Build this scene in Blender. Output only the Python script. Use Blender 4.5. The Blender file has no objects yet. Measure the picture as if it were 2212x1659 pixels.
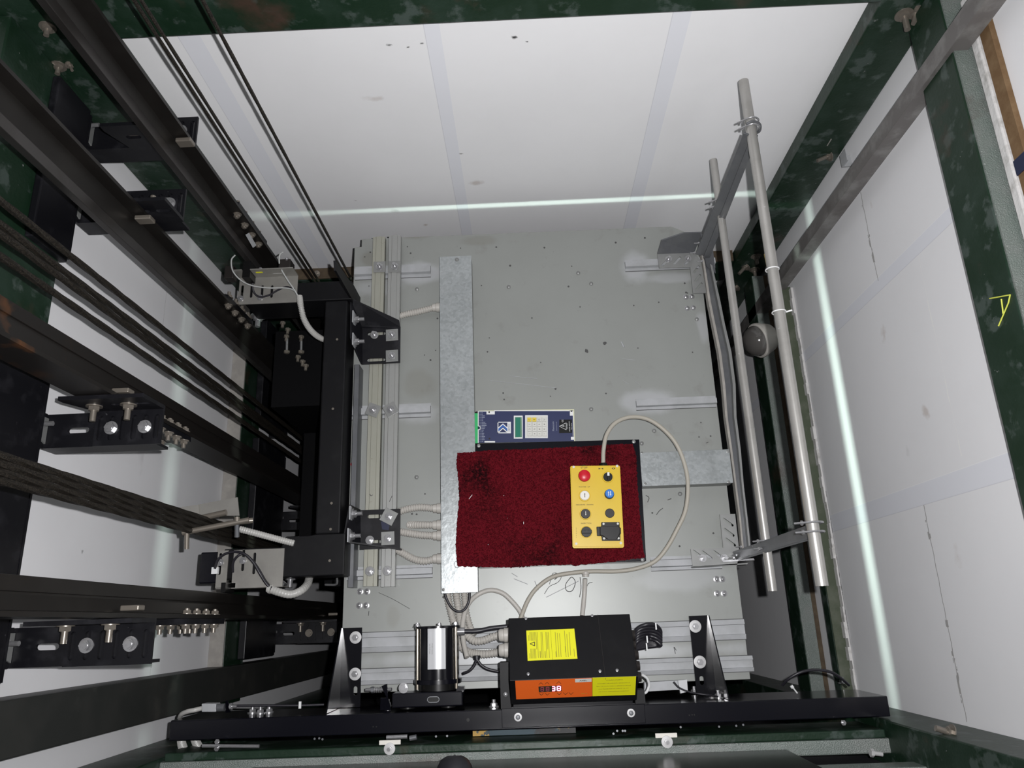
import bpy, bmesh, math, random
from mathutils import Vector, Matrix
from mathutils.geometry import tessellate_polygon
random.seed(7)
S = bpy.context.scene
COL = S.collection
PI = math.pi

# ------------------------------------------------------------------ camera
# world: z = 0 is the top of the car roof, x to the right, y towards the back wall
FPX, CXP, CYP, HC = 1620.0, 1106.0, 829.5, 2.1
_n = Vector((1152-CXP, 1340-CYP, FPX)).normalized()            # straight down
_y = Vector((915-CXP, -4436-CYP, FPX)); _y = (_y - _n*_y.dot(_n)).normalized()
_x = _n.cross(_y)
cam_d = bpy.data.cameras.new('camera'); cam = bpy.data.objects.new('camera', cam_d); COL.objects.link(cam)
cam_d.sensor_fit = 'HORIZONTAL'; cam_d.sensor_width = 36.0; cam_d.lens = 36.0*FPX/2212.0
cam_d.clip_start = 0.02; cam_d.clip_end = 50
cx_ = Vector((_x.x, _y.x, -_n.x)); cy_ = Vector((_x.y, _y.y, -_n.y)); cz_ = Vector((_x.z, _y.z, -_n.z))
rm = Matrix((cx_, -cy_, -cz_)).transposed().to_4x4()
cam.matrix_world = Matrix.Translation((0, 0, HC)) @ rm
S.camera = cam

# ------------------------------------------------------------------ world, exposure, flash
S.view_settings.view_transform = 'Standard'; S.view_settings.look = 'None'
S.view_settings.gamma = 1.0; S.view_settings.use_curve_mapping = False
S.view_settings.exposure = 0.0
w = bpy.data.worlds.new('world'); S.world = w; w.use_nodes = True
w.node_tree.nodes['Background'].inputs[0].default_value = (0.55, 0.6, 0.7, 1)
w.node_tree.nodes['Background'].inputs[1].default_value = 0.03
fl = bpy.data.lights.new('camera_flash', 'SPOT'); fl.energy = 142.0; fl.shadow_soft_size = 0.008
fl.spot_size = math.radians(150); fl.spot_blend = 1.0; fl.color = (1.0, 0.99, 1.0)      # the flash of the camera, aimed like the lens
flo = bpy.data.objects.new('camera_flash', fl); COL.objects.link(flo)
flo.matrix_world = Matrix.Translation((0.058, 0.03, HC+0.01)) @ rm

# the lit cabin leaks through the ventilation slot below the rim of the roof: strip lamps set back in the slot
def leak(name, loc, rot, sx, sy, energy):
    l = bpy.data.lights.new(name, 'AREA'); l.shape = 'RECTANGLE'; l.size = sx; l.size_y = sy
    l.energy = energy; l.color = (0.80, 1.0, 0.88)
    o = bpy.data.objects.new(name, l); o.location = loc; o.rotation_euler = rot; COL.objects.link(o)
leak('cabin_light_right', (0.440, 0.45, -0.014), (0, -PI/2, 0), 0.010, 1.20, 4.2)
leak('cabin_light_back', (0.03, 1.04, -0.014), (PI/2, 0, 0), 1.00, 0.010, 1.0)
leak('cabin_light_left', (-0.40, 0.45, -0.014), (0, PI/2, 0), 0.010, 1.10, 1.8)

def ray(px, py):
    v = Vector((px-CXP, py-CYP, FPX))
    return Vector((_x.dot(v), _y.dot(v), -_n.dot(v)))
def P(px, py, z=0.0):
    d = ray(px, py); t = (z-HC)/d.z
    return Vector((d.x*t, d.y*t, z))
def PX(px, py, X):
    d = ray(px, py); t = X/d.x
    return Vector((X, d.y*t, HC+d.z*t))
def PY(px, py, Y):
    d = ray(px, py); t = Y/d.y
    return Vector((d.x*t, Y, HC+d.z*t))
def RECT(px0, py0, px1, py1, z):
    a, b, c, d = P(px0, py0, z), P(px1, py0, z), P(px0, py1, z), P(px1, py1, z)
    return ((a.x+c.x)/2, (b.x+d.x)/2, (c.y+d.y)/2, (a.y+b.y)/2)

# ------------------------------------------------------------------ materials
def mat(name, color, rough=0.5, metal=0.0, noise=None, spec=0.5, bump=None, extra=None, emit=None):
    """noise: list of (scale, low, high, colour) patches mixed over the base; bump: (scale, strength)"""
    m = bpy.data.materials.new(name); m.use_nodes = True; nt = m.node_tree; N = nt.nodes; L = nt.links
    b = N['Principled BSDF']; b.inputs['Roughness'].default_value = rough; b.inputs['Metallic'].default_value = metal
    b.inputs['Specular IOR Level'].default_value = spec
    tc = N.new('ShaderNodeTexCoord'); geo = N.new('ShaderNodeNewGeometry')
    rgb = N.new('ShaderNodeRGB'); rgb.outputs[0].default_value = (*color, 1); cur = rgb.outputs[0]
    for (sc, lo, hi, c) in (noise or []):
        n = N.new('ShaderNodeTexNoise'); n.inputs['Scale'].default_value = sc; n.inputs['Detail'].default_value = 6
        n.inputs['Roughness'].default_value = 0.6
        L.new(geo.outputs['Position'], n.inputs['Vector'])
        r = N.new('ShaderNodeMapRange'); r.inputs[1].default_value = lo; r.inputs[2].default_value = hi
        L.new(n.outputs[0], r.inputs[0])
        mx = N.new('ShaderNodeMix'); mx.data_type = 'RGBA'
        L.new(r.outputs[0], mx.inputs[0]); L.new(cur, mx.inputs[6]); mx.inputs[7].default_value = (*c, 1); cur = mx.outputs[2]
    if extra: cur = extra(nt, geo, cur)
    L.new(cur, b.inputs['Base Color'])
    if bump:
        n = N.new('ShaderNodeTexNoise'); n.inputs['Scale'].default_value = bump[0]; n.inputs['Detail'].default_value = 4
        L.new(geo.outputs['Position'], n.inputs['Vector'])
        bp = N.new('ShaderNodeBump'); bp.inputs['Strength'].default_value = bump[1]; bp.inputs['Distance'].default_value = 0.002
        L.new(n.outputs[0], bp.inputs['Height']); L.new(bp.outputs[0], b.inputs['Normal'])
    if emit:
        b.inputs['Emission Color'].default_value = (*emit[0], 1); b.inputs['Emission Strength'].default_value = emit[1]
    return m

def math_node(nt, op, a, b=None, c=None):
    n = nt.nodes.new('ShaderNodeMath'); n.operation = op
    for i, v in enumerate((a, b, c)):
        if v is None: continue
        if isinstance(v, (int, float)): n.inputs[i].default_value = v
        else: nt.links.new(v, n.inputs[i])
    return n.outputs[0]

def board_extra(haxis, tapes, cracks, blots):
    """plasterboard: vertical tape bands (pos, width), ragged horizontal joints (z, from, to, width), blots (h, z, r, colour)"""
    def f(nt, geo, cur):
        N = nt.nodes; L = nt.links
        sp = N.new('ShaderNodeSeparateXYZ'); L.new(geo.outputs['Position'], sp.inputs[0])
        h = sp.outputs[haxis]; z = sp.outputs[2]
        nz = N.new('ShaderNodeTexNoise'); nz.inputs['Scale'].default_value = 22; nz.inputs['Detail'].default_value = 5
        L.new(geo.outputs['Position'], nz.inputs['Vector'])
        wob = math_node(nt, 'MULTIPLY', math_node(nt, 'SUBTRACT', nz.outputs[0], 0.5), 0.012)
        def mix(fac, col):
            nonlocal cur
            mx = N.new('ShaderNodeMix'); mx.data_type = 'RGBA'
            L.new(fac, mx.inputs[0]); L.new(cur, mx.inputs[6]); mx.inputs[7].default_value = (*col, 1); cur = mx.outputs[2]
        def inside(v, c, half):
            return math_node(nt, 'LESS_THAN', math_node(nt, 'ABSOLUTE', math_node(nt, 'SUBTRACT', v, c)), half)
        for (p, wd, z0, z1) in tapes:
            a = math_node(nt, 'MULTIPLY', inside(h, p, wd/2), inside(z, (z0+z1)/2, (z1-z0)/2))
            mix(math_node(nt, 'MULTIPLY', a, 0.33), (0.66, 0.69, 0.80))
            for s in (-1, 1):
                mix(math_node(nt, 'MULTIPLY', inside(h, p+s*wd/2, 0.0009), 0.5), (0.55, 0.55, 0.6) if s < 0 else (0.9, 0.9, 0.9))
        for (zc, h0, h1, wd, col) in cracks:
            zz = math_node(nt, 'ADD', z, wob)
            hw = math_node(nt, 'ADD', wd*0.35, math_node(nt, 'MULTIPLY', math_node(nt, 'GREATER_THAN', nz.outputs[0], 0.56), wd))
            a = math_node(nt, 'LESS_THAN', math_node(nt, 'ABSOLUTE', math_node(nt, 'SUBTRACT', zz, zc)), hw)
            a = math_node(nt, 'MULTIPLY', a, inside(h, (h0+h1)/2, (h1-h0)/2))
            mix(math_node(nt, 'MULTIPLY', a, 0.8), col)
        for (bh, bz, r, col, amt) in blots:
            dx = math_node(nt, 'SUBTRACT', h, bh); dz = math_node(nt, 'SUBTRACT', z, bz)
            d = math_node(nt, 'SQRT', math_node(nt, 'ADD', math_node(nt, 'MULTIPLY', dx, dx), math_node(nt, 'MULTIPLY', math_node(nt, 'MULTIPLY', dz, dz), 3.0)))
            n2 = N.new('ShaderNodeTexNoise'); n2.inputs['Scale'].default_value = 0.9/r; n2.inputs['Detail'].default_value = 4
            L.new(geo.outputs['Position'], n2.inputs['Vector'])
            dd = math_node(nt, 'ADD', d, math_node(nt, 'MULTIPLY', math_node(nt, 'SUBTRACT', n2.outputs[0], 0.5), r*2.6))
            mr = N.new('ShaderNodeMapRange'); mr.inputs[1].default_value = r*0.7; mr.inputs[2].default_value = 0.0
            mr.inputs[3].default_value = 0; mr.inputs[4].default_value = amt
            L.new(dd, mr.inputs[0]); mix(mr.outputs[0], col)
        return cur
    return f
GREY = (0.28, 0.27, 0.26); TAN = (0.45, 0.37, 0.32); PALE = (0.86, 0.86, 0.84)
WB = (0.80, 0.80, 0.815)
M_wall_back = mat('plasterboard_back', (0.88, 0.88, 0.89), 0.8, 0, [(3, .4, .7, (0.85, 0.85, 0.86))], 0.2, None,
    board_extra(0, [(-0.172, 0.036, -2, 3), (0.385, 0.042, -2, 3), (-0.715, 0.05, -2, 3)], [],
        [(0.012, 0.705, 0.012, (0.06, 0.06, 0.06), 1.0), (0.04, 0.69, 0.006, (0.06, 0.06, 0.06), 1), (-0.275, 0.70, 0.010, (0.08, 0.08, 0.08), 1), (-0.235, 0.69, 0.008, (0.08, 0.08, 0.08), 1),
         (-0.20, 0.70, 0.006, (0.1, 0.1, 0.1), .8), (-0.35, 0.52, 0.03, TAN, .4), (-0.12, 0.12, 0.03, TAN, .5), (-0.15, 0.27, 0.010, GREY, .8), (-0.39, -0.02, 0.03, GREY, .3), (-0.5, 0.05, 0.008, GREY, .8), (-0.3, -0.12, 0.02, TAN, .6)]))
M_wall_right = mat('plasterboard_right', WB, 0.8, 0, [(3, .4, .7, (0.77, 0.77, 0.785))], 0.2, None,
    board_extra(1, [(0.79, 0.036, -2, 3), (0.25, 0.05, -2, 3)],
        [(0.318, 0.80, 1.06, 0.004, GREY), (0.516, 0.30, 0.772, 0.0012, PALE), (0.322, -0.24, 0.225, 0.004, GREY), (-0.235, -0.1, 0.35, 0.002, (.1, .1, .1))],
        [(0.658, 0.295, 0.03, TAN, .55), (0.425, 0.413, 0.03, TAN, .5), (0.36, 0.30, 0.02, GREY, .15), (0.1, 0.42, 0.03, TAN, .25), (1.0, 0.36, 0.02, TAN, .3)]))
M_wall_left = mat('plasterboard_left', WB, 0.8, 0, [(3, .4, .7, (0.77, 0.77, 0.785))], 0.2, None,
    board_extra(1, [], [(0.12, 0.72, 0.99, 0.0012, GREY), (-0.02, -0.15, 0.1, 0.001, GREY), (-0.6, 0.2, 1.0, 0.001, GREY)],
        [(0.185, 0.365, 0.012, (.15, .15, .16), .9), (0.45, 0.15, 0.05, GREY, .25), (0.52, 0.0, 0.04, GREY, .3), (0.3, 0.0, 0.03, GREY, .2)]))
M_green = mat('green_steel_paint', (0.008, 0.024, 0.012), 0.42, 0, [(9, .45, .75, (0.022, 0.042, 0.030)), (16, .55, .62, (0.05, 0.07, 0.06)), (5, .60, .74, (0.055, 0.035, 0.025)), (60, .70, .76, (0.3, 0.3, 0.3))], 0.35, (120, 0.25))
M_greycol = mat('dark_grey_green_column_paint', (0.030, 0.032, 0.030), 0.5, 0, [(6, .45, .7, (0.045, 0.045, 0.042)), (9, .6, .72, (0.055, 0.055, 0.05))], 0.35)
M_green_light = mat('hammered_paint_and_lit_tops', (0.145, 0.175, 0.158), 0.30, 0, [(8, .45, .7, (0.20, 0.21, 0.20)), (5, .58, .72, (0.08, 0.06, 0.05)), (150, .66, .72, (0.40, 0.42, 0.41))], 1.0, (420, 1.0))  # speckled beam paint; on beam tops its lightness stands for flash light
M_olive = mat('olive_steel_paint', (0.07, 0.085, 0.055), 0.5, 0, [(12, .5, .7, (0.12, 0.13, 0.10)), (5, .6, .7, (0.05, 0.035, 0.025))], 0.4)
M_plaster = mat('ragged_plaster', (0.62, 0.61, 0.60), 0.9, 0, [(30, .5, .7, (0.4, 0.39, 0.37))], 0.2, (90, 0.8))
M_concrete = mat('beige_concrete', (0.30, 0.285, 0.265), 0.9, 0, [(25, .45, .7, (0.38, 0.36, 0.33))], 0.2)
M_brown = mat('brown_board', (0.075, 0.055, 0.038), 0.8, 0, [(40, .4, .7, (0.11, 0.085, 0.055))], 0.2)
M_tape_blue = mat('dark_blue_tape', (0.01, 0.015, 0.05), 0.4)
M_blackgloss = mat('glossy_black_paint', (0.006, 0.006, 0.008), 0.16, 0, [(60, .7, .75, (0.03, 0.03, 0.035))], 0.6)
M_blacksatin = mat('satin_black_paint', (0.004, 0.004, 0.007), 0.22, 0, [(45, .68, .75, (0.012, 0.012, 0.016))], 0.4)
M_blackmatte = mat('matt_black_paint', (0.0045, 0.0045, 0.0055), 0.5, 0, [(20, .5, .8, (0.009, 0.009, 0.010)), (90, .72, .76, (0.05, 0.05, 0.05))], 0.2)
M_blacksteel = mat('black_bracket_steel', (0.006, 0.006, 0.008), 0.42, 0.0, [(18, .52, .75, (0.022, 0.022, 0.026)), (80, .70, .76, (0.06, 0.06, 0.065))], 0.3)
M_rail = mat('oiled_rail_steel', (0.012, 0.0105, 0.0095), 0.38, 0.2, [(6, .5, .75, (0.02, 0.018, 0.016))], 0.4)
def rust_extra(nt, geo, cur):
    N = nt.nodes; L = nt.links
    sp = N.new('ShaderNodeSeparateXYZ'); L.new(geo.outputs['Position'], sp.inputs[0])
    n = N.new('ShaderNodeTexNoise'); n.inputs['Scale'].default_value = 9; n.inputs['Detail'].default_value = 7; L.new(geo.outputs['Position'], n.inputs['Vector'])
    zz = N.new('ShaderNodeMapRange'); zz.inputs[1].default_value = 0.80; zz.inputs[2].default_value = 0.98; L.new(sp.outputs[2], zz.inputs[0])
    a = N.new('ShaderNodeMapRange'); a.inputs[1].default_value = 0.48; a.inputs[2].default_value = 0.62; L.new(n.outputs[0], a.inputs[0])
    mx = N.new('ShaderNodeMix'); mx.data_type = 'RGBA'; L.new(math_node(nt, 'MULTIPLY', a.outputs[0], zz.outputs[0]), mx.inputs[0]); L.new(cur, mx.inputs[6]); mx.inputs[7].default_value = (0.15, 0.058, 0.018, 1)
    return mx.outputs[2]
M_rail_rust = mat('rusty_oiled_steel', (0.013, 0.011, 0.010), 0.42, 0.15, [(14, .66, .74, (0.08, 0.03, 0.012))], 0.4, None, rust_extra)
M_railhead = mat('machined_rail_face', (0.075, 0.07, 0.068), 0.30, 0.7, [(8, .45, .75, (0.05, 0.045, 0.042))], 0.5)
M_rope = mat('greasy_wire_rope', (0.030, 0.025, 0.019), 0.5, 0.3, [(300, .45, .55, (0.012, 0.01, 0.008))], 0.4, (500, 0.8))
def spray_extra(spots):
    def f(nt, geo, cur):
        N = nt.nodes; L = nt.links
        sp = N.new('ShaderNodeSeparateXYZ'); L.new(geo.outputs['Position'], sp.inputs[0])
        nz = N.new('ShaderNodeTexNoise'); nz.inputs['Scale'].default_value = 14; nz.inputs['Detail'].default_value = 4; L.new(geo.outputs['Position'], nz.inputs['Vector'])
        for (px, py, rx, ry, amt, col) in spots:
            c = P(px, py)
            dx = math_node(nt, 'DIVIDE', math_node(nt, 'SUBTRACT', sp.outputs[0], c.x), rx); dy = math_node(nt, 'DIVIDE', math_node(nt, 'SUBTRACT', sp.outputs[1], c.y), ry)
            d = math_node(nt, 'SQRT', math_node(nt, 'ADD', math_node(nt, 'MULTIPLY', dx, dx), math_node(nt, 'MULTIPLY', dy, dy)))
            d = math_node(nt, 'ADD', d, math_node(nt, 'MULTIPLY', math_node(nt, 'SUBTRACT', nz.outputs[0], 0.5), 0.9))
            mr = N.new('ShaderNodeMapRange'); mr.interpolation_type = 'SMOOTHSTEP'; mr.inputs[1].default_value = 1.15; mr.inputs[2].default_value = 0.55; mr.inputs[3].default_value = 0; mr.inputs[4].default_value = amt
            L.new(d, mr.inputs[0]); mx = N.new('ShaderNodeMix'); mx.data_type = 'RGBA'
            L.new(mr.outputs[0], mx.inputs[0]); L.new(cur, mx.inputs[6]); mx.inputs[7].default_value = (*col, 1); cur = mx.outputs[2]
        return cur
    return f
SPW = (0.42, 0.43, 0.445); SPD = (0.20, 0.195, 0.165)
SPOTS = [(905, 590, .085, .040, .8, SPW), (1372, 575, .050, .055, .8, SPW), (1450, 600, .10, .02, .5, SPW), (1400, 868, .085, .042, .75, SPW), (1518, 705, .018, .055, .6, SPW), (900, 893, .07, .035, .6, SPW), (820, 620, .08, .03, .5, SPW), (1470, 1250, .12, .04, .4, SPW), (1180, 1415, .55, .022, .7, SPW),
    (900, 505, .05, .02, .5, SPD), (905, 830, .05, .05, .35, SPD), (1035, 520, .06, .02, .4, SPD), (850, 1330, .02, .03, .3, SPD), (800, 560, .03, .03, .5, SPD)]
M_roof = mat('painted_zinc_roof', (0.285, 0.297, 0.283), 0.40, 0.12, [(2.2, .40, .70, (0.262, 0.272, 0.258)), (11, .60, .72, (0.235, 0.24, 0.225)), (60, .70, .76, (0.20, 0.20, 0.19))], 0.5, (14, 0.05), spray_extra(SPOTS))
M_spray = mat('silver_spray_paint', (0.40, 0.41, 0.425), 0.55, 0.1, [(20, .4, .7, (0.33, 0.34, 0.345))], 0.4)
M_galv = mat('galvanised_strut', (0.34, 0.345, 0.335), 0.38, 0.35, [(9, .45, .7, (0.35, 0.355, 0.34)), (70, .64, .72, (0.27, 0.27, 0.26))], 0.5)
M_galvy = mat('yellowed_galvanised_strut', (0.36, 0.36, 0.305), 0.38, 0.35, [(9, .45, .7, (0.38, 0.38, 0.33)), (70, .66, .72, (0.27, 0.25, 0.2))], 0.5)
def spangle(nt, geo, cur):
    v = nt.nodes.new('ShaderNodeTexVoronoi'); v.inputs['Scale'].default_value = 150; nt.links.new(geo.outputs['Position'], v.inputs['Vector'])
    mx = nt.nodes.new('ShaderNodeMix'); mx.data_type = 'RGBA'
    sp = nt.nodes.new('ShaderNodeSeparateColor'); nt.links.new(v.outputs['Color'], sp.inputs[0])
    nt.links.new(math_node(nt, 'MULTIPLY', sp.outputs[0], 0.4), mx.inputs[0]); nt.links.new(cur, mx.inputs[6]); mx.inputs[7].default_value = (0.60, 0.64, 0.65, 1)
    return mx.outputs[2]
M_trunk = mat('spangled_galvanised_sheet', (0.37, 0.395, 0.40), 0.30, 0.6, [(30, .45, .7, (0.43, 0.455, 0.46))], 0.5, (70, 0.22), spangle)
M_darkgalv = mat('dull_galvanised_plate', (0.13, 0.135, 0.145), 0.42, 0.4, [(14, .45, .7, (0.17, 0.175, 0.18))], 0.5)
M_midgalv = mat('galvanised_plate', (0.24, 0.245, 0.24), 0.42, 0.35, [(16, .45, .7, (0.28, 0.285, 0.28))], 0.5)
M_bolt = mat('zinc_plated_bolt', (0.42, 0.42, 0.43), 0.28, 0.7, [(200, .5, .7, (0.33, 0.33, 0.34))], 0.6)
M_boltdull = mat('dull_plated_bolt', (0.22, 0.195, 0.165), 0.35, 0.5, [(200, .5, .7, (0.22, 0.2, 0.17))], 0.6)
M_washer = mat('pale_washer', (0.50, 0.50, 0.50), 0.45, 0.15)
M_alu = mat('scuffed_aluminium_tube', (0.42, 0.41, 0.39), 0.34, 0.5, [(12, .5, .7, (0.36, 0.35, 0.33)), (90, .68, .74, (0.6, 0.6, 0.58))], 0.5)
M_greyiron = mat('grey_brown_steel_channel', (0.16, 0.15, 0.145), 0.5, 0.3, [(20, .45, .65, (0.24, 0.235, 0.225)), (7, .6, .72, (0.1, 0.09, 0.08))], 0.5)
M_stainless = mat('brushed_stainless_plate', (0.34, 0.33, 0.305), 0.38, 0.5, [(30, .4, .7, (0.30, 0.29, 0.27))], 0.5)
M_conduit = mat('beige_grey_plastic_conduit', (0.47, 0.45, 0.415), 0.45)
M_conduit_w = mat('light_grey_plastic_hose', (0.43, 0.425, 0.405), 0.35)
M_cable_b = mat('black_rubber_cable', (0.016, 0.015, 0.02), 0.4)
M_cable_g = mat('grey_flex_cable', (0.40, 0.375, 0.32), 0.5)
M_cable_lg = mat('light_grey_cable', (0.40, 0.41, 0.40), 0.45)
M_carpet = mat('red_carpet', (0.098, 0.004, 0.009), 0.95, 0, [(9, .50, .68, (0.06, 0.003, 0.006)), (7, .58, .70, (0.012, 0.002, 0.003)), (120, .45, .7, (0.13, 0.007, 0.012))], 0.1)
M_yellow = mat('yellow_plastic', (0.66, 0.45, 0.014), 0.38, 0, [(6, .5, .8, (0.62, 0.42, 0.025))], 0.45)
M_red = mat('red_plastic', (0.55, 0.004, 0.018), 0.35)
M_white = mat('white_plastic', (0.72, 0.70, 0.64), 0.4)
M_blue = mat('blue_plastic', (0.01, 0.16, 0.55), 0.35)
M_blackpl = mat('black_plastic', (0.007, 0.007, 0.007), 0.38, spec=0.25)
M_shadowblack = mat('shadow_black_plate', (0.002, 0.002, 0.0025), 0.7, spec=0.1)  # near black stands for the flash shadow beneath the sling arms
M_darkgrey = mat('dark_grey_plastic', (0.020, 0.017, 0.016), 0.4, spec=0.3)
M_print = mat('black_print', (0.03, 0.025, 0.012), 0.6)
M_navy = mat('navy_fascia', (0.014, 0.022, 0.085), 0.4)
M_pwhite = mat('white_print', (0.74, 0.75, 0.75), 0.5)
M_pgrey = mat('grey_print', (0.30, 0.33, 0.42), 0.5)
M_keys = mat('grey_white_keys', (0.62, 0.62, 0.58), 0.5)
M_keyyellow = mat('yellow_keys', (0.72, 0.55, 0.05), 0.5)
M_lcd = mat('green_lcd', (0.03, 0.19, 0.13), 0.25)
M_lcdframe = mat('green_lcd_frame', (0.10, 0.22, 0.14), 0.35)
M_midblue = mat('mid_blue_print', (0.02, 0.11, 0.42), 0.45)
M_terminal = mat('green_terminal_block', (0.03, 0.42, 0.13), 0.4)
M_pcb = mat('cream_case_edge', (0.62, 0.62, 0.42), 0.5)
M_labelyellow = mat('yellow_sticker', (0.72, 0.70, 0.012), 0.4)
M_labelink = mat('olive_sticker_ink', (0.28, 0.25, 0.02), 0.5)
M_orange = mat('orange_sticker', (0.78, 0.13, 0.018), 0.30)
M_led_on = mat('lit_red_led', (0.9, 0.02, 0.08), 0.4, emit=((1.0, 0.16, 0.30), 9.0))
M_led_off = mat('dim_red_led', (0.45, 0.06, 0.10), 0.4, emit=((0.8, 0.1, 0.2), 0.15))
M_silver = mat('silver_sticker', (0.75, 0.76, 0.78), 0.22, 0.35)
M_brass = mat('yellow_zinc_rod', (0.45, 0.40, 0.33), 0.22, 0.75)
M_yellowpaint = mat('yellow_crayon', (0.62, 0.66, 0.10), 0.7)
M_pitfloor = mat('pit_concrete', (0.06, 0.06, 0.06), 0.9)
M_cabin = mat('dark_cabin_wall', (0.03, 0.03, 0.035), 0.6)
M_bluedoor = mat('blue_and_yellow_patchy_paint', (0.008, 0.035, 0.052), 0.5, 0, [(22, .585, .60, (0.42, 0.25, 0.04)), (9, .55, .58, (0.006, 0.006, 0.007))], 0.4)
M_blueink = mat('dark_blue_ink', (0.01, 0.014, 0.045), 0.4)
M_ink = mat('grey_pen_mark', (0.07, 0.07, 0.07), 0.7)
M_glassdark = mat('smoked_lamp_glass', (0.09, 0.085, 0.08), 0.12, 0.0, None, 0.7)
M_shoe = mat('black_shoe_leather', (0.012, 0.012, 0.015), 0.45, 0, None, 0.4)
M_darkpanel = mat('dark_polished_door_panel', (0.028, 0.026, 0.026), 0.24, 0.3, [(5, .5, .7, (0.045, 0.04, 0.038))], 0.5)
M_landing = mat('dark_landing_floor', (0.05, 0.05, 0.05), 0.6)

# ------------------------------------------------------------------ mesh helpers
class MB:
    def __init__(s): s.bm = bmesh.new()
    def face(s, vs):
        try: s.bm.faces.new(vs)
        except ValueError: pass
    def hull8(s, c):
        v = [s.bm.verts.new(p) for p in c]
        for f in ((0,3,2,1),(4,5,6,7),(0,1,5,4),(1,2,6,5),(2,3,7,6),(3,0,4,7)): s.face([v[i] for i in f])
        return s
    def box(s, x0, x1, y0, y1, z0, z1):
        return s.hull8([(x0,y0,z0),(x1,y0,z0),(x1,y1,z0),(x0,y1,z0),(x0,y0,z1),(x1,y0,z1),(x1,y1,z1),(x0,y1,z1)])
    def quadslab(s, top, t, d=(0, 0, -1)):
        """four corners (any plane), thickened by t along d"""
        d = Vector(d)*t
        return s.hull8([Vector(p)+d for p in top]+[Vector(p) for p in top])
    def prism(s, poly, a, b, axis='z', holes=()):
        def mk(u, v, w): return {'z': (u, v, w), 'y': (u, w, v), 'x': (w, u, v)}[axis]
        loops = [list(poly)]+[list(h) for h in holes]
        tri = tessellate_polygon([[Vector((p[0], p[1], 0)) for p in l] for l in loops])
        flat = [p for l in loops for p in l]
        lo = [s.bm.verts.new(mk(p[0], p[1], a)) for p in flat]; hi = [s.bm.verts.new(mk(p[0], p[1], b)) for p in flat]
        for t in tri:
            s.face([hi[i] for i in t]); s.face([lo[i] for i in reversed(t)])
        k = 0
        for l in loops:
            n = len(l)
            for i in range(n):
                j = (i+1) % n; s.face([lo[k+i], lo[k+j], hi[k+j], hi[k+i]])
            k += n
        return s
    def cyl(s, p0, p1, r, n=16, r1=None, caps=True):
        p0 = Vector(p0); p1 = Vector(p1); r1 = r if r1 is None else r1
        q = (p1-p0).to_track_quat('Z', 'Y')
        A = [s.bm.verts.new(p0+q@Vector((r*math.cos(2*PI*i/n), r*math.sin(2*PI*i/n), 0))) for i in range(n)]
        B = [s.bm.verts.new(p1+q@Vector((r1*math.cos(2*PI*i/n), r1*math.sin(2*PI*i/n), 0))) for i in range(n)]
        for i in range(n): s.face([A[i], A[(i+1)%n], B[(i+1)%n], B[i]])
        if caps: s.face(A[::-1]); s.face(B)
        return s
    def lathe(s, p0, axis, prof, n=20):
        """prof: list of (distance along axis, radius)"""
        p0 = Vector(p0); q = Vector(axis).normalized().to_track_quat('Z', 'Y'); rings = []
        for (h, r) in prof:
            rings.append([s.bm.verts.new(p0+q@Vector((max(r, 1e-5)*math.cos(2*PI*i/n), max(r, 1e-5)*math.sin(2*PI*i/n), h))) for i in range(n)])
        for A, B in zip(rings, rings[1:]):
            for i in range(n): s.face([A[i], A[(i+1)%n], B[(i+1)%n], B[i]])
        s.face(rings[0][::-1]); s.face(rings[-1])
        return s
    def tube(s, pts, r, n=10, rib=None, sub=8):
        """smooth tube through pts (Catmull-Rom); rib = (pitch, depth) makes it corrugated"""
        pts = [Vector(p) for p in pts]; path = []
        if len(pts) == 2: pts = [pts[0], (pts[0]+pts[1])/2, pts[1]]
        ext = [2*pts[0]-pts[1]]+pts+[2*pts[-1]-pts[-2]]
        for i in range(1, len(ext)-2):
            a, b, c, d = ext[i-1:i+3]
            for k in range(sub):
                t = k/sub
                path.append(0.5*((2*b)+(c-a)*t+(2*a-5*b+4*c-d)*t*t+(3*b-a-3*c+d)*t**3))
        path.append(pts[-1])
        if rib:
            L = sum((b-a).length for a, b in zip(path, path[1:])); step = rib[0]/4; out = []; acc = 0; nxt = 0; k = 0
            for a, b in zip(path, path[1:]):
                l = (b-a).length
                while nxt <= acc+l:
                    out.append(a.lerp(b, (nxt-acc)/max(l, 1e-9))); nxt += step
                acc += l
            path = out
        nrm = None; prev = None
        for i, p in enumerate(path):
            t = (path[min(i+1, len(path)-1)]-path[max(i-1, 0)]).normalized()
            if nrm is None: nrm = t.orthogonal().normalized()
            nrm = (nrm-t*nrm.dot(t)).normalized(); bi = t.cross(nrm)
            rr = r-(rib[1] if rib and i % 4 in (2, 3) else 0)
            ring = [s.bm.verts.new(p+(nrm*math.cos(2*PI*k/n)+bi*math.sin(2*PI*k/n))*rr) for k in range(n)]
            if prev:
                for k in range(n): s.face([prev[k], prev[(k+1)%n], ring[(k+1)%n], ring[k]])
            else: s.face(ring[::-1])
            prev = ring
        s.face(prev)
        return s
    def bolt(s, p, d=(0, 0, 1), r=0.008, wash=None, shank=0.0, h=None):
        """hexagon head (and washer) seated at p, pointing along d; shank: thread sticking out beyond"""
        p = Vector(p); d = Vector(d).normalized(); h = h or r*0.75
        if wash: s.cyl(p, p+d*0.0022, wash, 20); p = p+d*0.0022
        s.cyl(p, p+d*h, r, 6)
        s.cyl(p+d*h, p+d*(h+0.0012), r*0.72, 12)
        if shank: s.cyl(p+d*h, p+d*(h+shank), r*0.55, 10)
        return s
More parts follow.
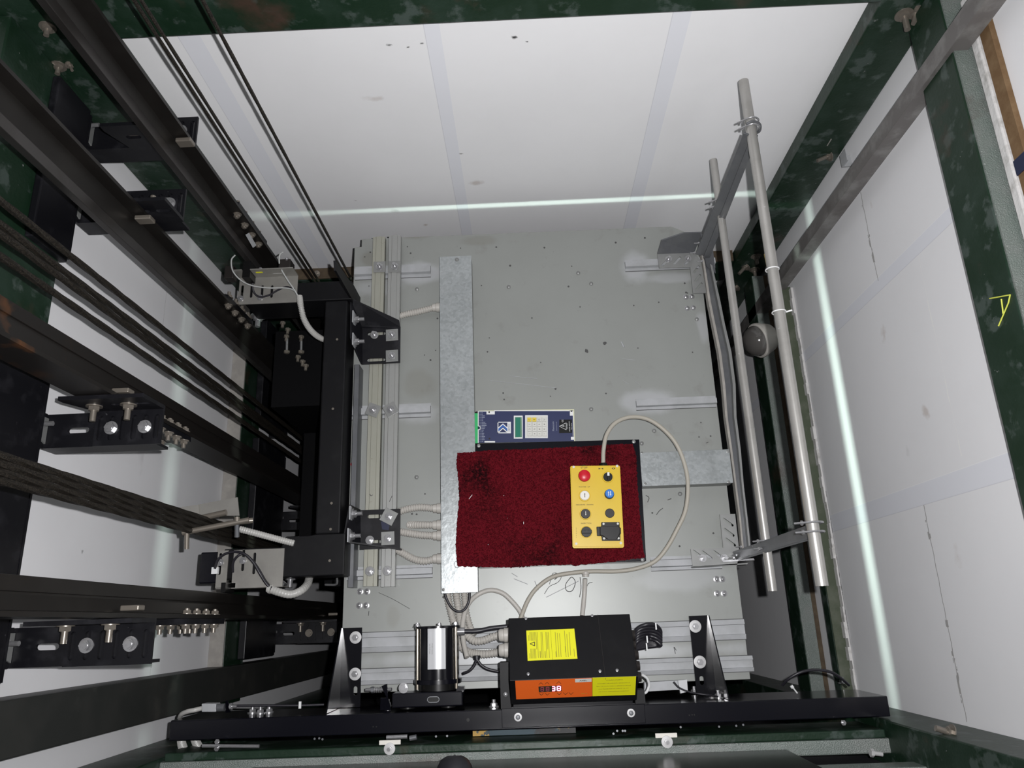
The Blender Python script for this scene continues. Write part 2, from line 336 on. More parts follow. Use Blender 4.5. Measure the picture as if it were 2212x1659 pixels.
    def build(s, name, m, parent=None, smooth=False, bevel=0.0):
        bmesh.ops.recalc_face_normals(s.bm, faces=s.bm.faces[:])
        if parent is not None:
            off = -wloc(parent)
            for v in s.bm.verts: v.co += off
        me = bpy.data.meshes.new(name); s.bm.to_mesh(me); s.bm.free()
        o = bpy.data.objects.new(name, me); COL.objects.link(o); me.materials.append(m)
        if parent is not None: o.parent = parent
        if smooth:
            for p in me.polygons: p.use_smooth = True
            try: me.set_sharp_from_angle(angle=math.radians(38))
            except Exception: pass
        if bevel:
            b = o.modifiers.new('bevel', 'BEVEL'); b.width = bevel; b.segments = 2; b.limit_method = 'ANGLE'; b.angle_limit = math.radians(40)
        return o
def wloc(o):
    v = Vector((0, 0, 0))
    while o is not None: v = v+o.location; o = o.parent
    return v
def thing(name, label, cat, loc=(0, 0, 0), group=None):
    o = bpy.data.objects.new(name, None); COL.objects.link(o); o.location = loc; o.empty_display_size = 0.05
    return tag(o, label, cat, group)
def tag(o, label, cat, group=None):
    o['label'] = label; o['category'] = cat
    if group: o['group'] = group
    return o
def struct(o): o['kind'] = 'structure'; return o
def lab(o, text): o['label'] = text; return o
def copy_tree(root, delta):
    r = root.copy(); COL.objects.link(r); r.location = root.location+Vector(delta)
    for ch in list(root.children):
        c = ch.copy(); COL.objects.link(c); c.parent = r
        for g in list(ch.children):
            d = g.copy(); COL.objects.link(d); d.parent = c
    return r
def text(name, body, size, o, xd, yd, m, parent, align='CENTER', th=0.0004, sx=1.0):
    """lettering as thin raised print: o = anchor, xd = reading direction, yd = up of the letters"""
    cu = bpy.data.curves.new(name, 'FONT'); cu.body = body; cu.size = size; cu.align_x = align; cu.align_y = 'CENTER'; cu.extrude = th/2; cu.resolution_u = 3
    tmp = bpy.data.objects.new('tmp', cu); me = bpy.data.meshes.new_from_object(tmp); bpy.data.objects.remove(tmp); bpy.data.curves.remove(cu)
    xd = Vector(xd).normalized(); yd = Vector(yd).normalized(); zd = xd.cross(yd)
    R = Matrix((xd*sx, yd, zd)).transposed().to_4x4(); off = Vector(o)-(wloc(parent) if parent else Vector())
    me.transform(Matrix.Translation(off+zd*th/2)@R)
    me.materials.clear(); me.materials.append(m)
    ob = bpy.data.objects.new(name, me); COL.objects.link(ob)
    if parent: ob.parent = parent
    return ob
def slot(cx, cy, L, W, ang=0, n=5):
    """rounded slot outline"""
    c, s_ = math.cos(ang), math.sin(ang); pts = []
    for sgn in (1, -1):
        for k in range(n+1):
            a = -PI/2+PI*k/n + (0 if sgn > 0 else PI)
            u = sgn*(L/2-W/2)+W/2*math.cos(a); v = W/2*math.sin(a)
            pts.append((cx+u*c-v*s_, cy+u*s_+v*c))
    return pts
def rrect(x0, x1, y0, y1, r, n=4):
    pts = []
    for (cx, cy, a0) in ((x1-r, y0+r, -PI/2), (x1-r, y1-r, 0), (x0+r, y1-r, PI/2), (x0+r, y0+r, PI)):
        for k in range(n+1): pts.append((cx+r*math.cos(a0+PI/2*k/n), cy+r*math.sin(a0+PI/2*k/n)))
    return pts

# ================================================================== THE SHAFT
XL, XR, YB, YF = -1.03, 0.92, 1.27, -0.345
ZT, ZB = 2.45, -2.35
struct(MB().box(XL-0.08, XL, YF, YB+0.08, ZB, ZT).build('wall_left', M_wall_left))
struct(MB().box(XR, XR+0.08, YF, YB+0.08, ZB, ZT).build('wall_right', M_wall_right))
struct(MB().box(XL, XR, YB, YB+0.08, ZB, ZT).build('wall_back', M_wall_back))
struct(MB().box(XL, XR, YF-0.08, YF, ZB, 0.497).build('wall_front', M_cabin))
struct(MB().box(XL-0.08, XR+0.08, YF-0.08, YB+0.08, ZB-0.08, ZB).build('floor', M_pitfloor))

def beam(mb, label, m=None, name='steel_beam', cat='steel beam', bevel=0.003, group=None):
    return tag(mb.build(name, m or M_green, None, bevel=bevel), label, cat, group)
# upper ring of beams
b = thing('steel_beam', 'green horizontal steel beam high on the right wall with a yellow chalked letter A', 'steel beam', (0.9, 0.5, 0.66))
MB().box(0.872, XR-0.002, -0.24, 1.212, 0.745, 0.862).build('lower_flange', M_green, b, bevel=0.003)
lab(MB().box(0.874, XR-0.002, -0.24, 1.212, 0.8622, 0.866).build('top_face', M_green_light, b), 'upper face of the beam in a lighter green for the flash on it')  # lighter green paints in the flash that strikes the top
p0, p1, p2, p3 = (PX(x, y, 0.8708) for x, y in ((2140, 641), (2183, 637), (2157, 703), (2148, 672)))
mk = MB()
for a_, b_ in ((PX(2138, 645, 0.8708), PX(2182, 637, 0.8708)), (PX(2182, 637, 0.8708), PX(2178, 655, 0.8708)), (PX(2178, 655, 0.8708), PX(2157, 704, 0.8708)), (PX(2163, 646, 0.8708), PX(2167, 678, 0.8708))):
    mk.tube([a_, b_], 0.0013, 6, sub=2)
lab(mk.build('letter_a', M_yellowpaint, b), 'yellow hand drawn letter A')
# plaster edge and brown board above that beam
beam(MB().box(XR-0.016, XR-0.001, -0.24, 1.15, 0.872, 0.893), 'ragged white plaster fillet above the green beam on the right wall', M_plaster, 'plaster_strip', 'plaster')
bs = thing('packing_board', 'brown wooden packing board above the beam of the right wall', 'board', (0.91, 0.6, 0.905))
MB().box(XR-0.012, XR-0.001, 0.2, 1.2, 0.897, 0.925).build('board', mat('tan_packing_board', (0.15, 0.09, 0.045), 0.8, 0, [(40, .4, .7, (0.2, 0.13, 0.07))], 0.2), bs)
MB().box(XR-0.014, XR-0.0005, 0.735, 0.765, 0.896, 0.927).build('tape', M_tape_blue, bs)
beam(MB().box(XR-0.03, XR-0.001, 0.35, 1.2, 1.10, 1.22), 'olive green steel beam at the top of the right wall near the corner of the photo', M_olive)
beam(MB().box(-0.86, 0.785, 1.215, YB-0.001, 0.815, 0.96), 'green horizontal steel beam across the top of the back wall')
beam(MB().box(XL+0.001, -0.985, -0.09, 1.18, 0.672, 0.93), 'green horizontal steel beam high on the left wall')
# lower ring
lb = thing('steel_beam', 'green horizontal steel beam low on the left wall with a beige plastered top', 'steel beam', (-1.0, 0.5, -0.45))
MB().box(XL+0.001, -0.981, -0.22, 1.18, -0.56, -0.394).build('beam_body', M_green, lb, bevel=0.002)
lab(MB().box(XL+0.001, -0.983, -0.2, 1.18, -0.3935, -0.388).build('top_cover', M_concrete, lb), 'beige plaster on top of the beam')
lb = thing('steel_beam', 'dark green horizontal steel beam low on the back wall with a brown ledge on top', 'steel beam', (0, 1.25, -0.45))
MB().box(-0.86, 0.785, 1.225, YB-0.001, -0.56, -0.404).build('beam_body', M_green, lb)
lab(MB().box(-0.86, 0.785, 1.227, YB-0.001, -0.4035, -0.398).build('top_cover', M_brown, lb), 'brown board on top of the beam')
lb = thing('steel_beam', 'upper of the two green beams low on the right wall, olive top with ragged white plaster', 'steel beam', (0.9, 0.45, -0.28))
MB().box(0.882, XR-0.001, -0.33, 1.05, -0.30, -0.262).build('beam_body', M_green, lb)
lab(MB().box(0.884, XR-0.001, -0.33, 1.05, -0.2615, -0.257).build('top_face', M_olive, lb), 'olive painted top face')
mk = MB(); yy = -0.33
while yy < 1.0:
    l = random.uniform(0.02, 0.06); d = random.uniform(0.003, 0.011)
    mk.box(XR-d, XR-0.0008, yy, yy+l, -0.2565, -0.236); yy += l
lab(mk.build('plaster_edge', M_plaster, lb), 'ragged white plaster edge')
lb = thing('steel_beam', 'lower and wider of the two green beams low on the right wall', 'steel beam', (0.89, 0.45, -0.5))
MB().box(0.862, XR-0.001, -0.33, 1.19, -0.56, -0.464).build('beam_body', M_green, lb)
lab(MB().box(0.864, 0.905, -0.33, 1.19, -0.4635, -0.460).build('top_face', M_green_light, lb), 'scuffed top face in a lighter grey green for the flash on it')  # flash falling on this top is put into the lighter green
lab(MB().box(0.905, XR-0.001, -0.33, 1.19, -0.4635, -0.459).build('brown_strip', M_brown, lb), 'brown strip along the wall')  # brown strip between the top face and the wall
# columns
def column(x0, x1, y0, y1, label, bolts=(), m=None):
    c = thing('steel_column', label, 'steel column', ((x0+x1)/2, (y0+y1)/2, ZB))
    MB().box(x0, x1, y0, y1, ZB, ZT).build('post', m or M_green, c, bevel=0.003)
    for (p, d, r, sh) in bolts: MB().bolt(p, d, r, r*1.6, sh).build('bolt', M_boltdull, c, True)
    return c
c = column(0.79, 0.918, 1.222, 1.268, 'dark green steel column in the corner between the back wall and the right wall',
    [((0.855, 1.222, 0.77), (0, -1, 0), 0.012, 0.03), ((0.878, 1.222, 0.775), (-.3, -1, 0), 0.012, 0.02), ((0.89, 1.222, 0.25), (-1, -.4, 0), 0.010, 0.03),
     ((0.855, 1.222, -0.36), (0, -1, 0), 0.012, 0.02), ((0.84, 1.222, -0.44), (-1, -1, 0), 0.012, 0.03), ((0.88, 1.222, -0.47), (0, -1, 0), 0.012, 0.02), ((0.85, 1.222, -0.62), (-1, -1, 0), 0.012, 0.03)])
MB().box(0.863, 0.865, 1.2195, 1.2215, 0.30, 0.33).build('weld_bead', M_concrete, c)
column(XL+0.002, -0.862, 1.182, 1.268, 'dark green steel column in the corner behind the guide rails at the left',
    [((PY(115, 143, 1.182)), (-.3, -1, 0), 0.009, 0.01), (PY(127, 142, 1.182), (0, -1, 0), 0.010, 0.012), (PY(150, 139, 1.182), (0.5, -1, 0), 0.006, 0.012), (PY(103, 58, 1.182), (0, -1, 0), 0.010, 0.012)])
c = column(XL+0.002, -0.955, -0.206, -0.105, 'broad dark grey green steel column on the left wall beside the door header', (), M_greycol)
c = column(0.80, XR-0.002, -0.345, -0.247, 'green steel column at the door side of the right wall with a stout bolt',
    [((0.835, -0.2465, 0.42), (-1, .35, 0), 0.011, 0.022)])
column(XL+0.002, -0.88, -0.338, -0.277, 'dark green steel column at the door side of the left wall')
t = thing('clamp_plate', 'small white clamp plate on the back wall beside the corner column', 'clamp', (0.905, 1.2, 0.31))
MB().box(0.893, XR-0.001, 1.15, 1.185, 0.30, 0.305).build('plate', M_spray, t)
MB().box(0.893, 0.897, 1.15, 1.185, 0.305, 0.335).build('lip', M_spray, t)
# grey channel running up the right wall
t = thing('steel_channel', 'long grey brown steel channel standing between the corner column and the right wall', 'steel channel', (0.88, 1.07, ZB))
MB().prism([(0.862, 1.082), (0.862, 1.040), (0.902, 1.040), (0.902, 1.046), (0.868, 1.046), (0.868, 1.082)], -1.6, ZT, 'z').build('channel', M_greyiron, t, bevel=0.001)
# front: landing beams, door panel, landing floor
beam(MB().box(-0.87, 0.795, -0.284, -0.266, 0.05, 0.2), 'narrow dark green steel lip along the landing edge', M_green, 'steel_lip', 'steel lip')
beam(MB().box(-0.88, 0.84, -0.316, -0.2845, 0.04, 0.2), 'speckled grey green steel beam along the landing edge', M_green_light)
t = thing('landing_door_panel', 'dark polished landing door panel catching a red reflection', 'door panel', (0, -0.31, 0.2))
MB().box(-0.66, 0.565, -0.318, -0.3005, 0.2005, 0.4983).build('panel', M_darkpanel, t, bevel=0.001)
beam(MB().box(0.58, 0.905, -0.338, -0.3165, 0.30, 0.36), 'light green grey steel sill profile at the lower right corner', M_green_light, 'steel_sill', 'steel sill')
t = thing('steel_sill', 'pale grooved sill strip lowest at the right corner of the photo', 'steel sill', (0.75, -0.33, 0.36))
MB().box(0.60, 0.885, -0.338, -0.326, 0.3605, 0.375).build('strip', M_midgalv, t); MB().box(0.60, 0.875, -0.3255, -0.3205, 0.3605, 0.368).build('strip', M_midgalv, t)
struct(MB().box(XL, XR, -0.9, -0.302, 0.4985, 0.52).build('floor_landing', M_landing))
q = P(1880, 1626, 0.215); t = thing('bolt_stub', 'pale bolt stub lying in the gap of the sill at the lower right', 'bolt', tuple(q))
MB().bolt(q, (1, -0.15, 0), 0.009, None, 0.02).build('head', M_washer, t, True)
# shoe toe of the photographer at the very bottom
sp = P(978, 1662, 0.56)
mk = MB()
prof = [(0.0, .012, 0.004), (0.002, .018, 0.011), (0.007, .026, 0.020), (0.018, .033, 0.029), (0.050, .038, 0.040), (0.12, .040, 0.055), (0.16, .036, 0.07)]
prev = None
for (d, hw, hh) in prof:
    ring = [mk.bm.verts.new((sp.x+hw*math.cos(a), sp.y+0.018-d, 0.525+max(0, hh*math.sin(a)))) for a in [PI*k/10 for k in range(11)]]
    if prev:
        for k in range(10): mk.face([prev[k], prev[k+1], ring[k+1], ring[k]])
        mk.face([prev[0], ring[0], ring[10], prev[10]])
    prev = ring
mk.face(prev)
t = thing('shoe', 'black shoe toe of the photographer poking in at the bottom of the picture', 'shoe', (sp.x, sp.y-0.05, 0.52))
mk.build('upper', M_shoe, t, True)
MB().prism([(sp.x-.037, -0.42), (sp.x+.037, -0.42), (sp.x+.038, sp.y-.03), (sp.x+.026, sp.y+.005), (sp.x, sp.y+.019), (sp.x-.026, sp.y+.005), (sp.x-.038, sp.y-.03)], 0.5205, 0.527).build('sole', M_blackpl, t)

# ================================================================== LEFT WALL: GUIDE RAILS, BRACKETS, ROPES
def rail(xc, yb, d, label, mat_, width=0.089, depth=0.062, group=None, joint=None, rust=False):
    """T section, base at yb, blade pointing along d (+1 / -1 in y)"""
    hw = width/2; y1 = yb+d*0.008; y2 = yb+d*(depth-0.024); y3 = yb+d*depth
    t = thing('guide_rail', label, 'guide rail', (xc, yb, ZB), group)
    prof = [(xc-hw, yb), (xc+hw, yb), (xc+hw, y1), (xc+0.012, y1+d*0.003), (xc+0.0045, y2-d*0.004), (xc+0.0045, y2), (xc-0.0045, y2), (xc-0.0045, y2-d*0.004), (xc-0.012, y1+d*0.003), (xc-hw, y1)]
    MB().prism(prof, ZB, ZT).build('base', M_rail_rust if rust else M_rail, t)
    MB().box(xc-0.008, xc+0.008, min(y2, y3), max(y2, y3), ZB, ZT).build('blade', mat_, t, bevel=0.001)
    if joint:
        z0, z1 = joint; f = yb-d*0.0005
        MB().box(xc-hw+0.002, xc+hw-0.002, min(f, f-d*0.012), max(f, f-d*0.012), z0, z1).build('fishplate', M_blacksteel, t)
        for k in range(4):
            z = z0+(z1-z0)*(k+0.5)/4
            for sx in (-0.028, 0.028):
                MB().bolt((xc+sx, y1, z), (0, d, 0), 0.009, 0.012, 0.004).build('bolt', M_boltdull, t, True)
                MB().bolt((xc+sx, f-d*0.012, z), (0, -d, 0), 0.009, 0.012, 0.010).build('bolt', M_boltdull, t, True)
    return t
RX, CXW = -0.78, -0.85
ra = rail(RX, 1.078, -1, 'car guide rail nearest the back wall, dark T section with bolts at its joint', M_railhead, joint=(0.14, 0.36))
lab(MB().quadslab([PX(531, 507, RX+.0463), PX(538, 503, RX+.0463), PX(554, 530, RX+.0463), PX(547, 535, RX+.0463)], .0012, (-1, 0, 0)).build('paper_label', M_spray, ra), 'white paper label')
rail(RX, 0.030, 1, 'car guide rail nearest the door side, broad dark T section', M_rail, joint=(0.24, 0.44))
rail(CXW, 0.884, -1, 'counterweight guide rail behind the wire ropes, second from the back wall', M_railhead, 0.075, 0.08, joint=(0.0, 0.20))
rail(CXW, 0.454, 1, 'counterweight guide rail in front of the wire ropes, with rusty patches', M_rail_rust, 0.075, 0.08, joint=(0.34, 0.50), rust=True)

def rail_bracket(yb, d, xe, z, label, group=None, small=False):
    """angle on a cantilever arm from the left wall; d = direction of the rail blade; rail base at yb"""
    t = thing('rail_bracket', label, 'rail bracket', (-0.95, yb, z), group)
    yv = yb-d*0.0012
    # slotted upper angle: vertical leg against the rail base, horizontal leg with slots
    L = abs(xe-(-0.888)); x0, x1 = xe-L, xe
    ya, yz = sorted((yv-d*0.008, yv)); yh0, yh1 = sorted((yv-d*0.008, yv-d*0.082))
    hs = [slot((x0+(i+.5)*(x1-x0)/6), (yh0+yh1)/2, 0.052, 0.011, PI/2) for i in range(6)]
    MB().prism([(x0, yh0), (x1, yh0), (x1, yh1), (x0, yh1)], z, z+0.006, 'z', hs).build('slotted_plate', M_blacksteel, t)
    hv = [slot(x0+(i+.5)*(x1-x0)/3, z+0.05, 0.034, 0.012) for i in range(3)]
    MB().prism([(x0-0.03, z+.092), (x0-0.03, z+.075), (x0, z), (x1, z), (x1, z+0.092)], ya, yz, 'y', hv).build('clip_plate', M_blacksteel, t)
    # arm
    hs = [slot(-0.925, (yh0+yh1)/2, 0.045, 0.012)] + [slot(x0+(x1-x0)*f, (yh0+yh1)/2, 0.026, 0.012) for f in (0.22, 0.72)]
    xa1 = x1-0.012
    MB().prism([(-1.0, yh0+.001), (xa1, yh0+.001), (xa1, yh1-.001), (-1.0, yh1-.001)], z-0.0065, z-0.0005, 'z', hs).build('arm', M_blacksteel, t)
    yw = yh0+0.001 if d > 0 else yh0+0.001
    MB().box(-1.0, xa1, yw, yw+0.006, z-0.055, z-0.0066).build('arm_web', M_blacksteel, t)
    for f in (0.25, 0.75):
        MB().bolt((x0+(x1-x0)*f, (yh0+yh1)/2, z+0.006), (0, 0, 1), 0.0105, 0.014).build('bolt', M_bolt if z > 0 else M_boltdull, t, True)
    for f in (0.12, 0.62):
        xx = x0+(x1-x0)*f
        MB().bolt((xx, yv-d*0.008, z+0.045), (0, -d, 0), 0.011, 0.016, 0.022).build('clip_nut', M_boltdull, t, True)
    # rail clip gripping the rail base
    xx = (RX if xe > -0.745 or abs(yb-1.078) < .01 or abs(yb-.03) < .01 else CXW)+0.021; yc = yb+d*0.0125
    MB().box(xx-0.003, xx+0.032, min(yc, yc+d*0.010), max(yc, yc+d*0.010), z+0.035, z+0.06).build('rail_clip', M_boltdull, t, bevel=0.002)
    # galvanised foot bolted to the post
    for zz in (0.04,):
        yy = (yh0+yh1)/2-0.035*0
        MB().box(-1.0, -0.994, yh0, yh1, z, z+0.055).build('foot_plate', M_blacksteel, t)
        MB().prism([(yh0+.01, z+.0005), (yh1-.01, z+.0005), (yh1-.01, z+.05), (yh0+.03, z+.05)], -0.9935, -0.990, 'x').build('galvanised_packing', M_midgalv, t)
        MB().bolt((-0.9895, yh0+0.045, z+0.03), (1, 0, 0), 0.009, 0.013, 0.02).build('foot_bolt', M_bolt, t, True)
    return t
ZU, ZLO = 0.615, -0.86
rail_bracket(1.078, -1, -0.742, ZU, 'upper bracket holding the car guide rail nearest the back wall')
rail_bracket(0.884, -1, -0.752, ZU, 'upper bracket holding the counterweight rail behind the ropes')
rail_bracket(0.454, 1, -0.748, ZU, 'upper bracket with two bright bolts holding the counterweight rail in front of the ropes')
rail_bracket(0.030, 1, -0.72, ZU, 'upper bracket with two bright bolts, holding the car rail nearest the door')
rail_bracket(0.884, -1, -0.77, ZLO, 'lower bracket far down behind the wire ropes, holding the rear counterweight rail')
rail_bracket(0.454, 1, -0.77, ZLO, 'lower bracket far down above the rope lever, holding the front counterweight rail')
rail_bracket(0.030, 1, -0.72, ZLO, 'lower bracket far down beside the front of the car, holding the door side rail')
# black wall channels the brackets are welded to
def wchan(y0, y1, z0, z1, label, xf=-0.966):
    t = thing('wall_channel', label, 'steel channel', (-0.98, (y0+y1)/2, z0))
    MB().box(-0.983 if z0 > 0 else -0.980, xf, y0, y1, z0, z1).build('channel', M_blacksteel, t, bevel=0.003)
    MB().box(-1.029, xf, y0+0.01, y1-0.01, z0-0.0065, z0-0.0005).build('flange', M_blacksteel, t)
    return t
wchan(0.765, 1.15, 0.672, 0.79, 'black steel channel on the left wall joining the two rear upper brackets')
wchan(-0.085, 0.505, 0.672, 0.92, 'black steel channel on the left wall joining the two front upper brackets')
wchan(0.72, 1.12, -0.80, -0.50, 'black steel channel low on the left wall behind the ropes', -0.955)
wchan(0.24, 0.66, -0.80, -0.50, 'black steel channel low on the left wall above the rope lever', -0.955)
wchan(-0.09, 0.10, -0.80, -0.50, 'black steel channel low on the left wall beside the door side rail', -0.955)

def rope(x, y, r, label, group, z0=ZB+0.02, z1=ZT-0.01, name='wire_rope'):
    mk = MB(); n = 12; N_ = 150
    prev = None
    for i in range(N_+1):
        z = z0+(z1-z0)*i/N_; ring = []
        for k in range(n):
            a = 2*PI*k/n; rr = r*(1+0.10*math.cos(6*a)); tw = a+i*0.35
            ring.append(mk.bm.verts.new((x+rr*math.cos(tw), y+rr*math.sin(tw), z)))
        if prev:
            for k in range(n): mk.face([prev[k], prev[(k+1)%n], ring[(k+1)%n], ring[k]])
        else: mk.face(ring[::-1])
        prev = ring
    mk.face(prev)
    return tag(mk.build(name, M_rope, None, True), label, 'wire rope', group)
G1 = 'counterweight hoist ropes between the two counterweight rails'
for (x, y, l) in ((-0.85, 0.690, 'rope nearest the back wall of the four between the counterweight rails'),
                  (-0.85, 0.652, 'second rope from the back of the four between the counterweight rails'),
                  (-0.85, 0.636, 'third rope from the back of the four between the counterweight rails'),
                  (-0.85, 0.600, 'rope nearest the rusty rail of the four between the counterweight rails')):
    rope(x, y, 0.0062, l, G1)
G2 = 'car hoist ropes running down past the rope lever'
for i, l in enumerate(('topmost', 'second', 'third', 'lowest')):
    rope(-0.785, 0.262-0.0123*i, 0.006, l+' of the four hoist ropes running side by side to the rope lever', G2)
rope(-0.525, 1.037, 0.0036, 'single thin governor wire passing down beside the rear left corner of the car roof', None)
rope(-0.628, 1.036, 0.0034, 'right wire of the thin pair hanging in front of the back wall', 'thin pair of governor wires')
rope(-0.640, 1.036, 0.0034, 'left wire of the thin pair hanging in front of the back wall', 'thin pair of governor wires')

# ================================================================== CAR ROOF
RX0, RX1, RY0, RY1 = -0.512, 0.556, -0.165, 1.158
t = car = thing('car_roof', 'big grey zinc painted roof of the lift car filling the middle of the shaft', 'car roof', (0, 0.5, -0.02))
cut = P(1450, 492); cut2 = P(1487, 510)
outl = [(RX0, 0.0), (RX0-0.002, RY0+0.1), (RX0, RY0), (RX1, RY0), (RX1, 1.10), (0.535, 1.13), (cut.x, RY1), (-0.49, RY1+0.004), (-0.49, 1.135), (RX0, 1.135)]
mk = MB(); mk.prism(outl, -0.008, 0.0)
mk.build('roof_panel', M_roof, t, bevel=0.001)
MB().box(RX0+0.014, RX1-0.006, RY0+0.02, RY1-0.012, ZB+0.15, -0.020).build('cabin_body', M_cabin, t)
MB().box(RX0+0.02, RX1-0.02, RY0+0.03, RY0+0.04, -0.0195, -0.0085).build('slot_end', M_cabin, t)
# welded ribs: hat profiles lying on the panel
def rib(px0, px1, py0, py1, h=0.014):
    x0, x1, y0, y1 = RECT(px0, py0, px1, py1, 0.008); ym = (y0+y1)/2; w_ = (y1-y0)/2
    MB().prism([(ym-w_, 0.0003), (ym-w_, .002), (ym-w_*.55, .002), (ym-w_*.45, h), (ym+w_*.45, h), (ym+w_*.55, .002), (ym+w_, .002), (ym+w_, .0003)], x0, x1, 'x').build('roof_rib', M_spray, t)
    MB().box(x0, x1, y0-.0016, y0, .0001, .0008).box(x0, x1, ym+w_*.46, ym+w_*.56, .0021, .0030).build('rib_seam', M_ink, t)
rib(766, 930, 571, 599); rib(1350, 1545, 556, 580); rib(1374, 1548, 857, 881); rib(755, 930, 873, 902)
rib(748, 934, 1222, 1250); rib(1406, 1560, 1200, 1230)
def wide_rib(py0, py1, x1off):
    x0, x1, y0, y1 = RECT(745, py0, 1610, py1, 0.01); ym = (y0+y1)/2; w_ = (y1-y0)/2
    MB().prism([(ym-w_, 0.0003), (ym-w_, .008), (ym-w_*.5, .011), (ym-w_*.48, .005), (ym+w_*.48, .005), (ym+w_*.5, .011), (ym+w_, .008), (ym+w_, .0003)], RX0+0.004, RX1+x1off, 'x').build('strut_profile', M_spray, t)
    MB().box(RX0+.004, RX1, y0-.0018, y0, .0001, .0010).box(RX0+.004, RX1, y1, y1+.0016, .0001, .0010).box(RX0+.004, RX1+x1off, ym+w_*.46, ym+w_*.48, .0051, .0062).build('rib_seam', M_ink, t)
wide_rib(1353, 1396, 0.0); wide_rib(1432, 1466, 0.01)
# overspray patches: thin coats of silver paint round the ribs
def _patch_unused(cx, cy, rx, ry, seed):
    random.seed(seed); c = P(cx, cy); pts = []; n = 26
    for k in range(n):
        a = 2*PI*k/n; f = 1+random.uniform(-.16, .16)
        pts.append((c.x+rx*f*math.cos(a), min(c.y+ry*f*math.sin(a), RY1-0.005)))
    return pts
def rivet(px, py, r=0.0085):
    p = P(px, py); mk = MB(); mk.lathe((p.x, p.y, 0.0002), (0, 0, 1), [(0, r), (.0008, r), (.0014, r*.62), (.0042, r*.55), (.0055, r*.3), (.0058, 0)], 14)
    mk.build('rivet', M_bolt, t, True)
for p in ((1481, 642), (1494, 641), (1484, 666), (1497, 665), (778, 1278), (793, 1278), (776, 1308), (791, 1308), (1548, 1251), (1560, 1251), (1549, 1282), (1564, 1282)): rivet(*p)
def screw(px, py, m=M_midgalv, r=0.006):
    p = P(px, py); MB().lathe((p.x, p.y, 0.0002), (0, 0, 1), [(0, r), (.002, r), (.004, r*.6), (.005, 0)], 12).build('screw', m, t, True)
for p in ((901, 625), (1249, 590), (1277, 613), (1099, 620), (1505, 690), (1277, 884), (1413, 931), (1386, 958), (1469, 1067), (900, 1031)): screw(*p)
mk = MB()
holes = [(880, 533), (887, 547), (1072, 534), (1102, 574), (1228, 619), (1253, 663), (1149, 687), (945, 688), (941, 757), (1053, 760), (1168, 783), (1057, 730), (917, 767), (930, 778), (1378, 752), (1496, 761), (1309, 850), (1200, 840), (1189, 856), (1089, 863), (1087, 849), (1497, 606), (1479, 612), (1482, 632), (1485, 633), (1423, 653), (1369, 660), (1393, 514), (1330, 524), (1040, 617), (1235, 575), (1514, 913), (1510, 944), (1535, 942), (800, 545), (788, 555), (797, 618), (905, 1135), (918, 1067), (900, 1111), (958, 1290), (1541, 1152), (1409, 1108), (1468, 1180), (890, 1110), (995, 536), (1176, 535)]
for (x, y) in holes:
    p = P(x, y); r = random.uniform(.0018, .0034); mk.cyl((p.x, p.y, .0001), (p.x, p.y, .0005), r, 9)
for (x, y, r) in ((1306, 742, .006), (1267, 758, .0062)):
    p = P(x, y); mk.prism([(p.x+r*f*math.cos(a), p.y+r*f*math.sin(a)) for a, f in ((k*PI/7, random.uniform(.7, 1.2)) for k in range(14))], .0001, .0005)
mk.build('drill_holes', M_ink, t)
# pen marks and scratches on the roof
mk = MB()
def stroke(pts, w_, z=0.0004):
    mk.tube([P(x, y, z) for x, y in pts], w_, 5, sub=4)
stroke([(1176, 1283), (1187, 1267), (1205, 1258), (1212, 1245), (1195, 1238), (1187, 1262)], .0008)
stroke([(1232, 1248), (1222, 1262), (1224, 1276), (1236, 1276), (1243, 1258), (1236, 1247), (1230, 1250)], .001)
stroke([(1253, 1247), (1255, 1270), (1252, 1290)], .001); stroke([(1267, 1268), (1272, 1260), (1280, 1258)], .0008)
stroke([(1418, 1112), (1425, 1103), (1432, 1098)], .001); stroke([(1442, 1080), (1450, 1077)], .0012); stroke([(1525, 957), (1530, 955)], .0008)
stroke([(818, 1280), (850, 1295), (885, 1315)], .0006); stroke([(797, 1320), (796, 1330)], .0008); stroke([(1461, 1505-100), (1456, 1398), (1459, 1412)], .0009)
stroke([(1200, 1237), (1205, 1245), (1198, 1252)], .0011); stroke([(1395, 1070), (1402, 1075), (1399, 1085)], .001)
mk.build('pen_marks', M_ink, t)
mk = MB()
for pts in ([(1058, 822), (1130, 830), (1200, 838)], [(1100, 812), (1160, 818)], [(1342, 738), (1348, 750)], [(1343, 775), (1372, 778)], [(1345, 822), (1358, 830)], [(1372, 824), (1382, 832)], [(1180, 1290), (1250, 1255)], [(1110, 1250), (1140, 1262)], [(1155, 1255), (1163, 1275)], [(1105, 1238), (1118, 1246)]): stroke(pts, .0009 if pts[0] != (1342, 738) else .003, 0.0002)
mk.build('scratches', M_spray, t)
for (x, y, r, m) in ((762, 1003, .006, M_red),):
    p = P(x, y); mk = MB(); mk.cyl((p.x, p.y, .0002), (p.x, p.y, .0012), r, 12); lab(mk.build('paint_drop', m, t), 'red paint drop')
p = P(900, 800); 
mk = MB(); mk.cyl(P(1592, 968, 0), P(1592, 968, .012), .004, 10); mk.build('bolt', M_bolt, t)

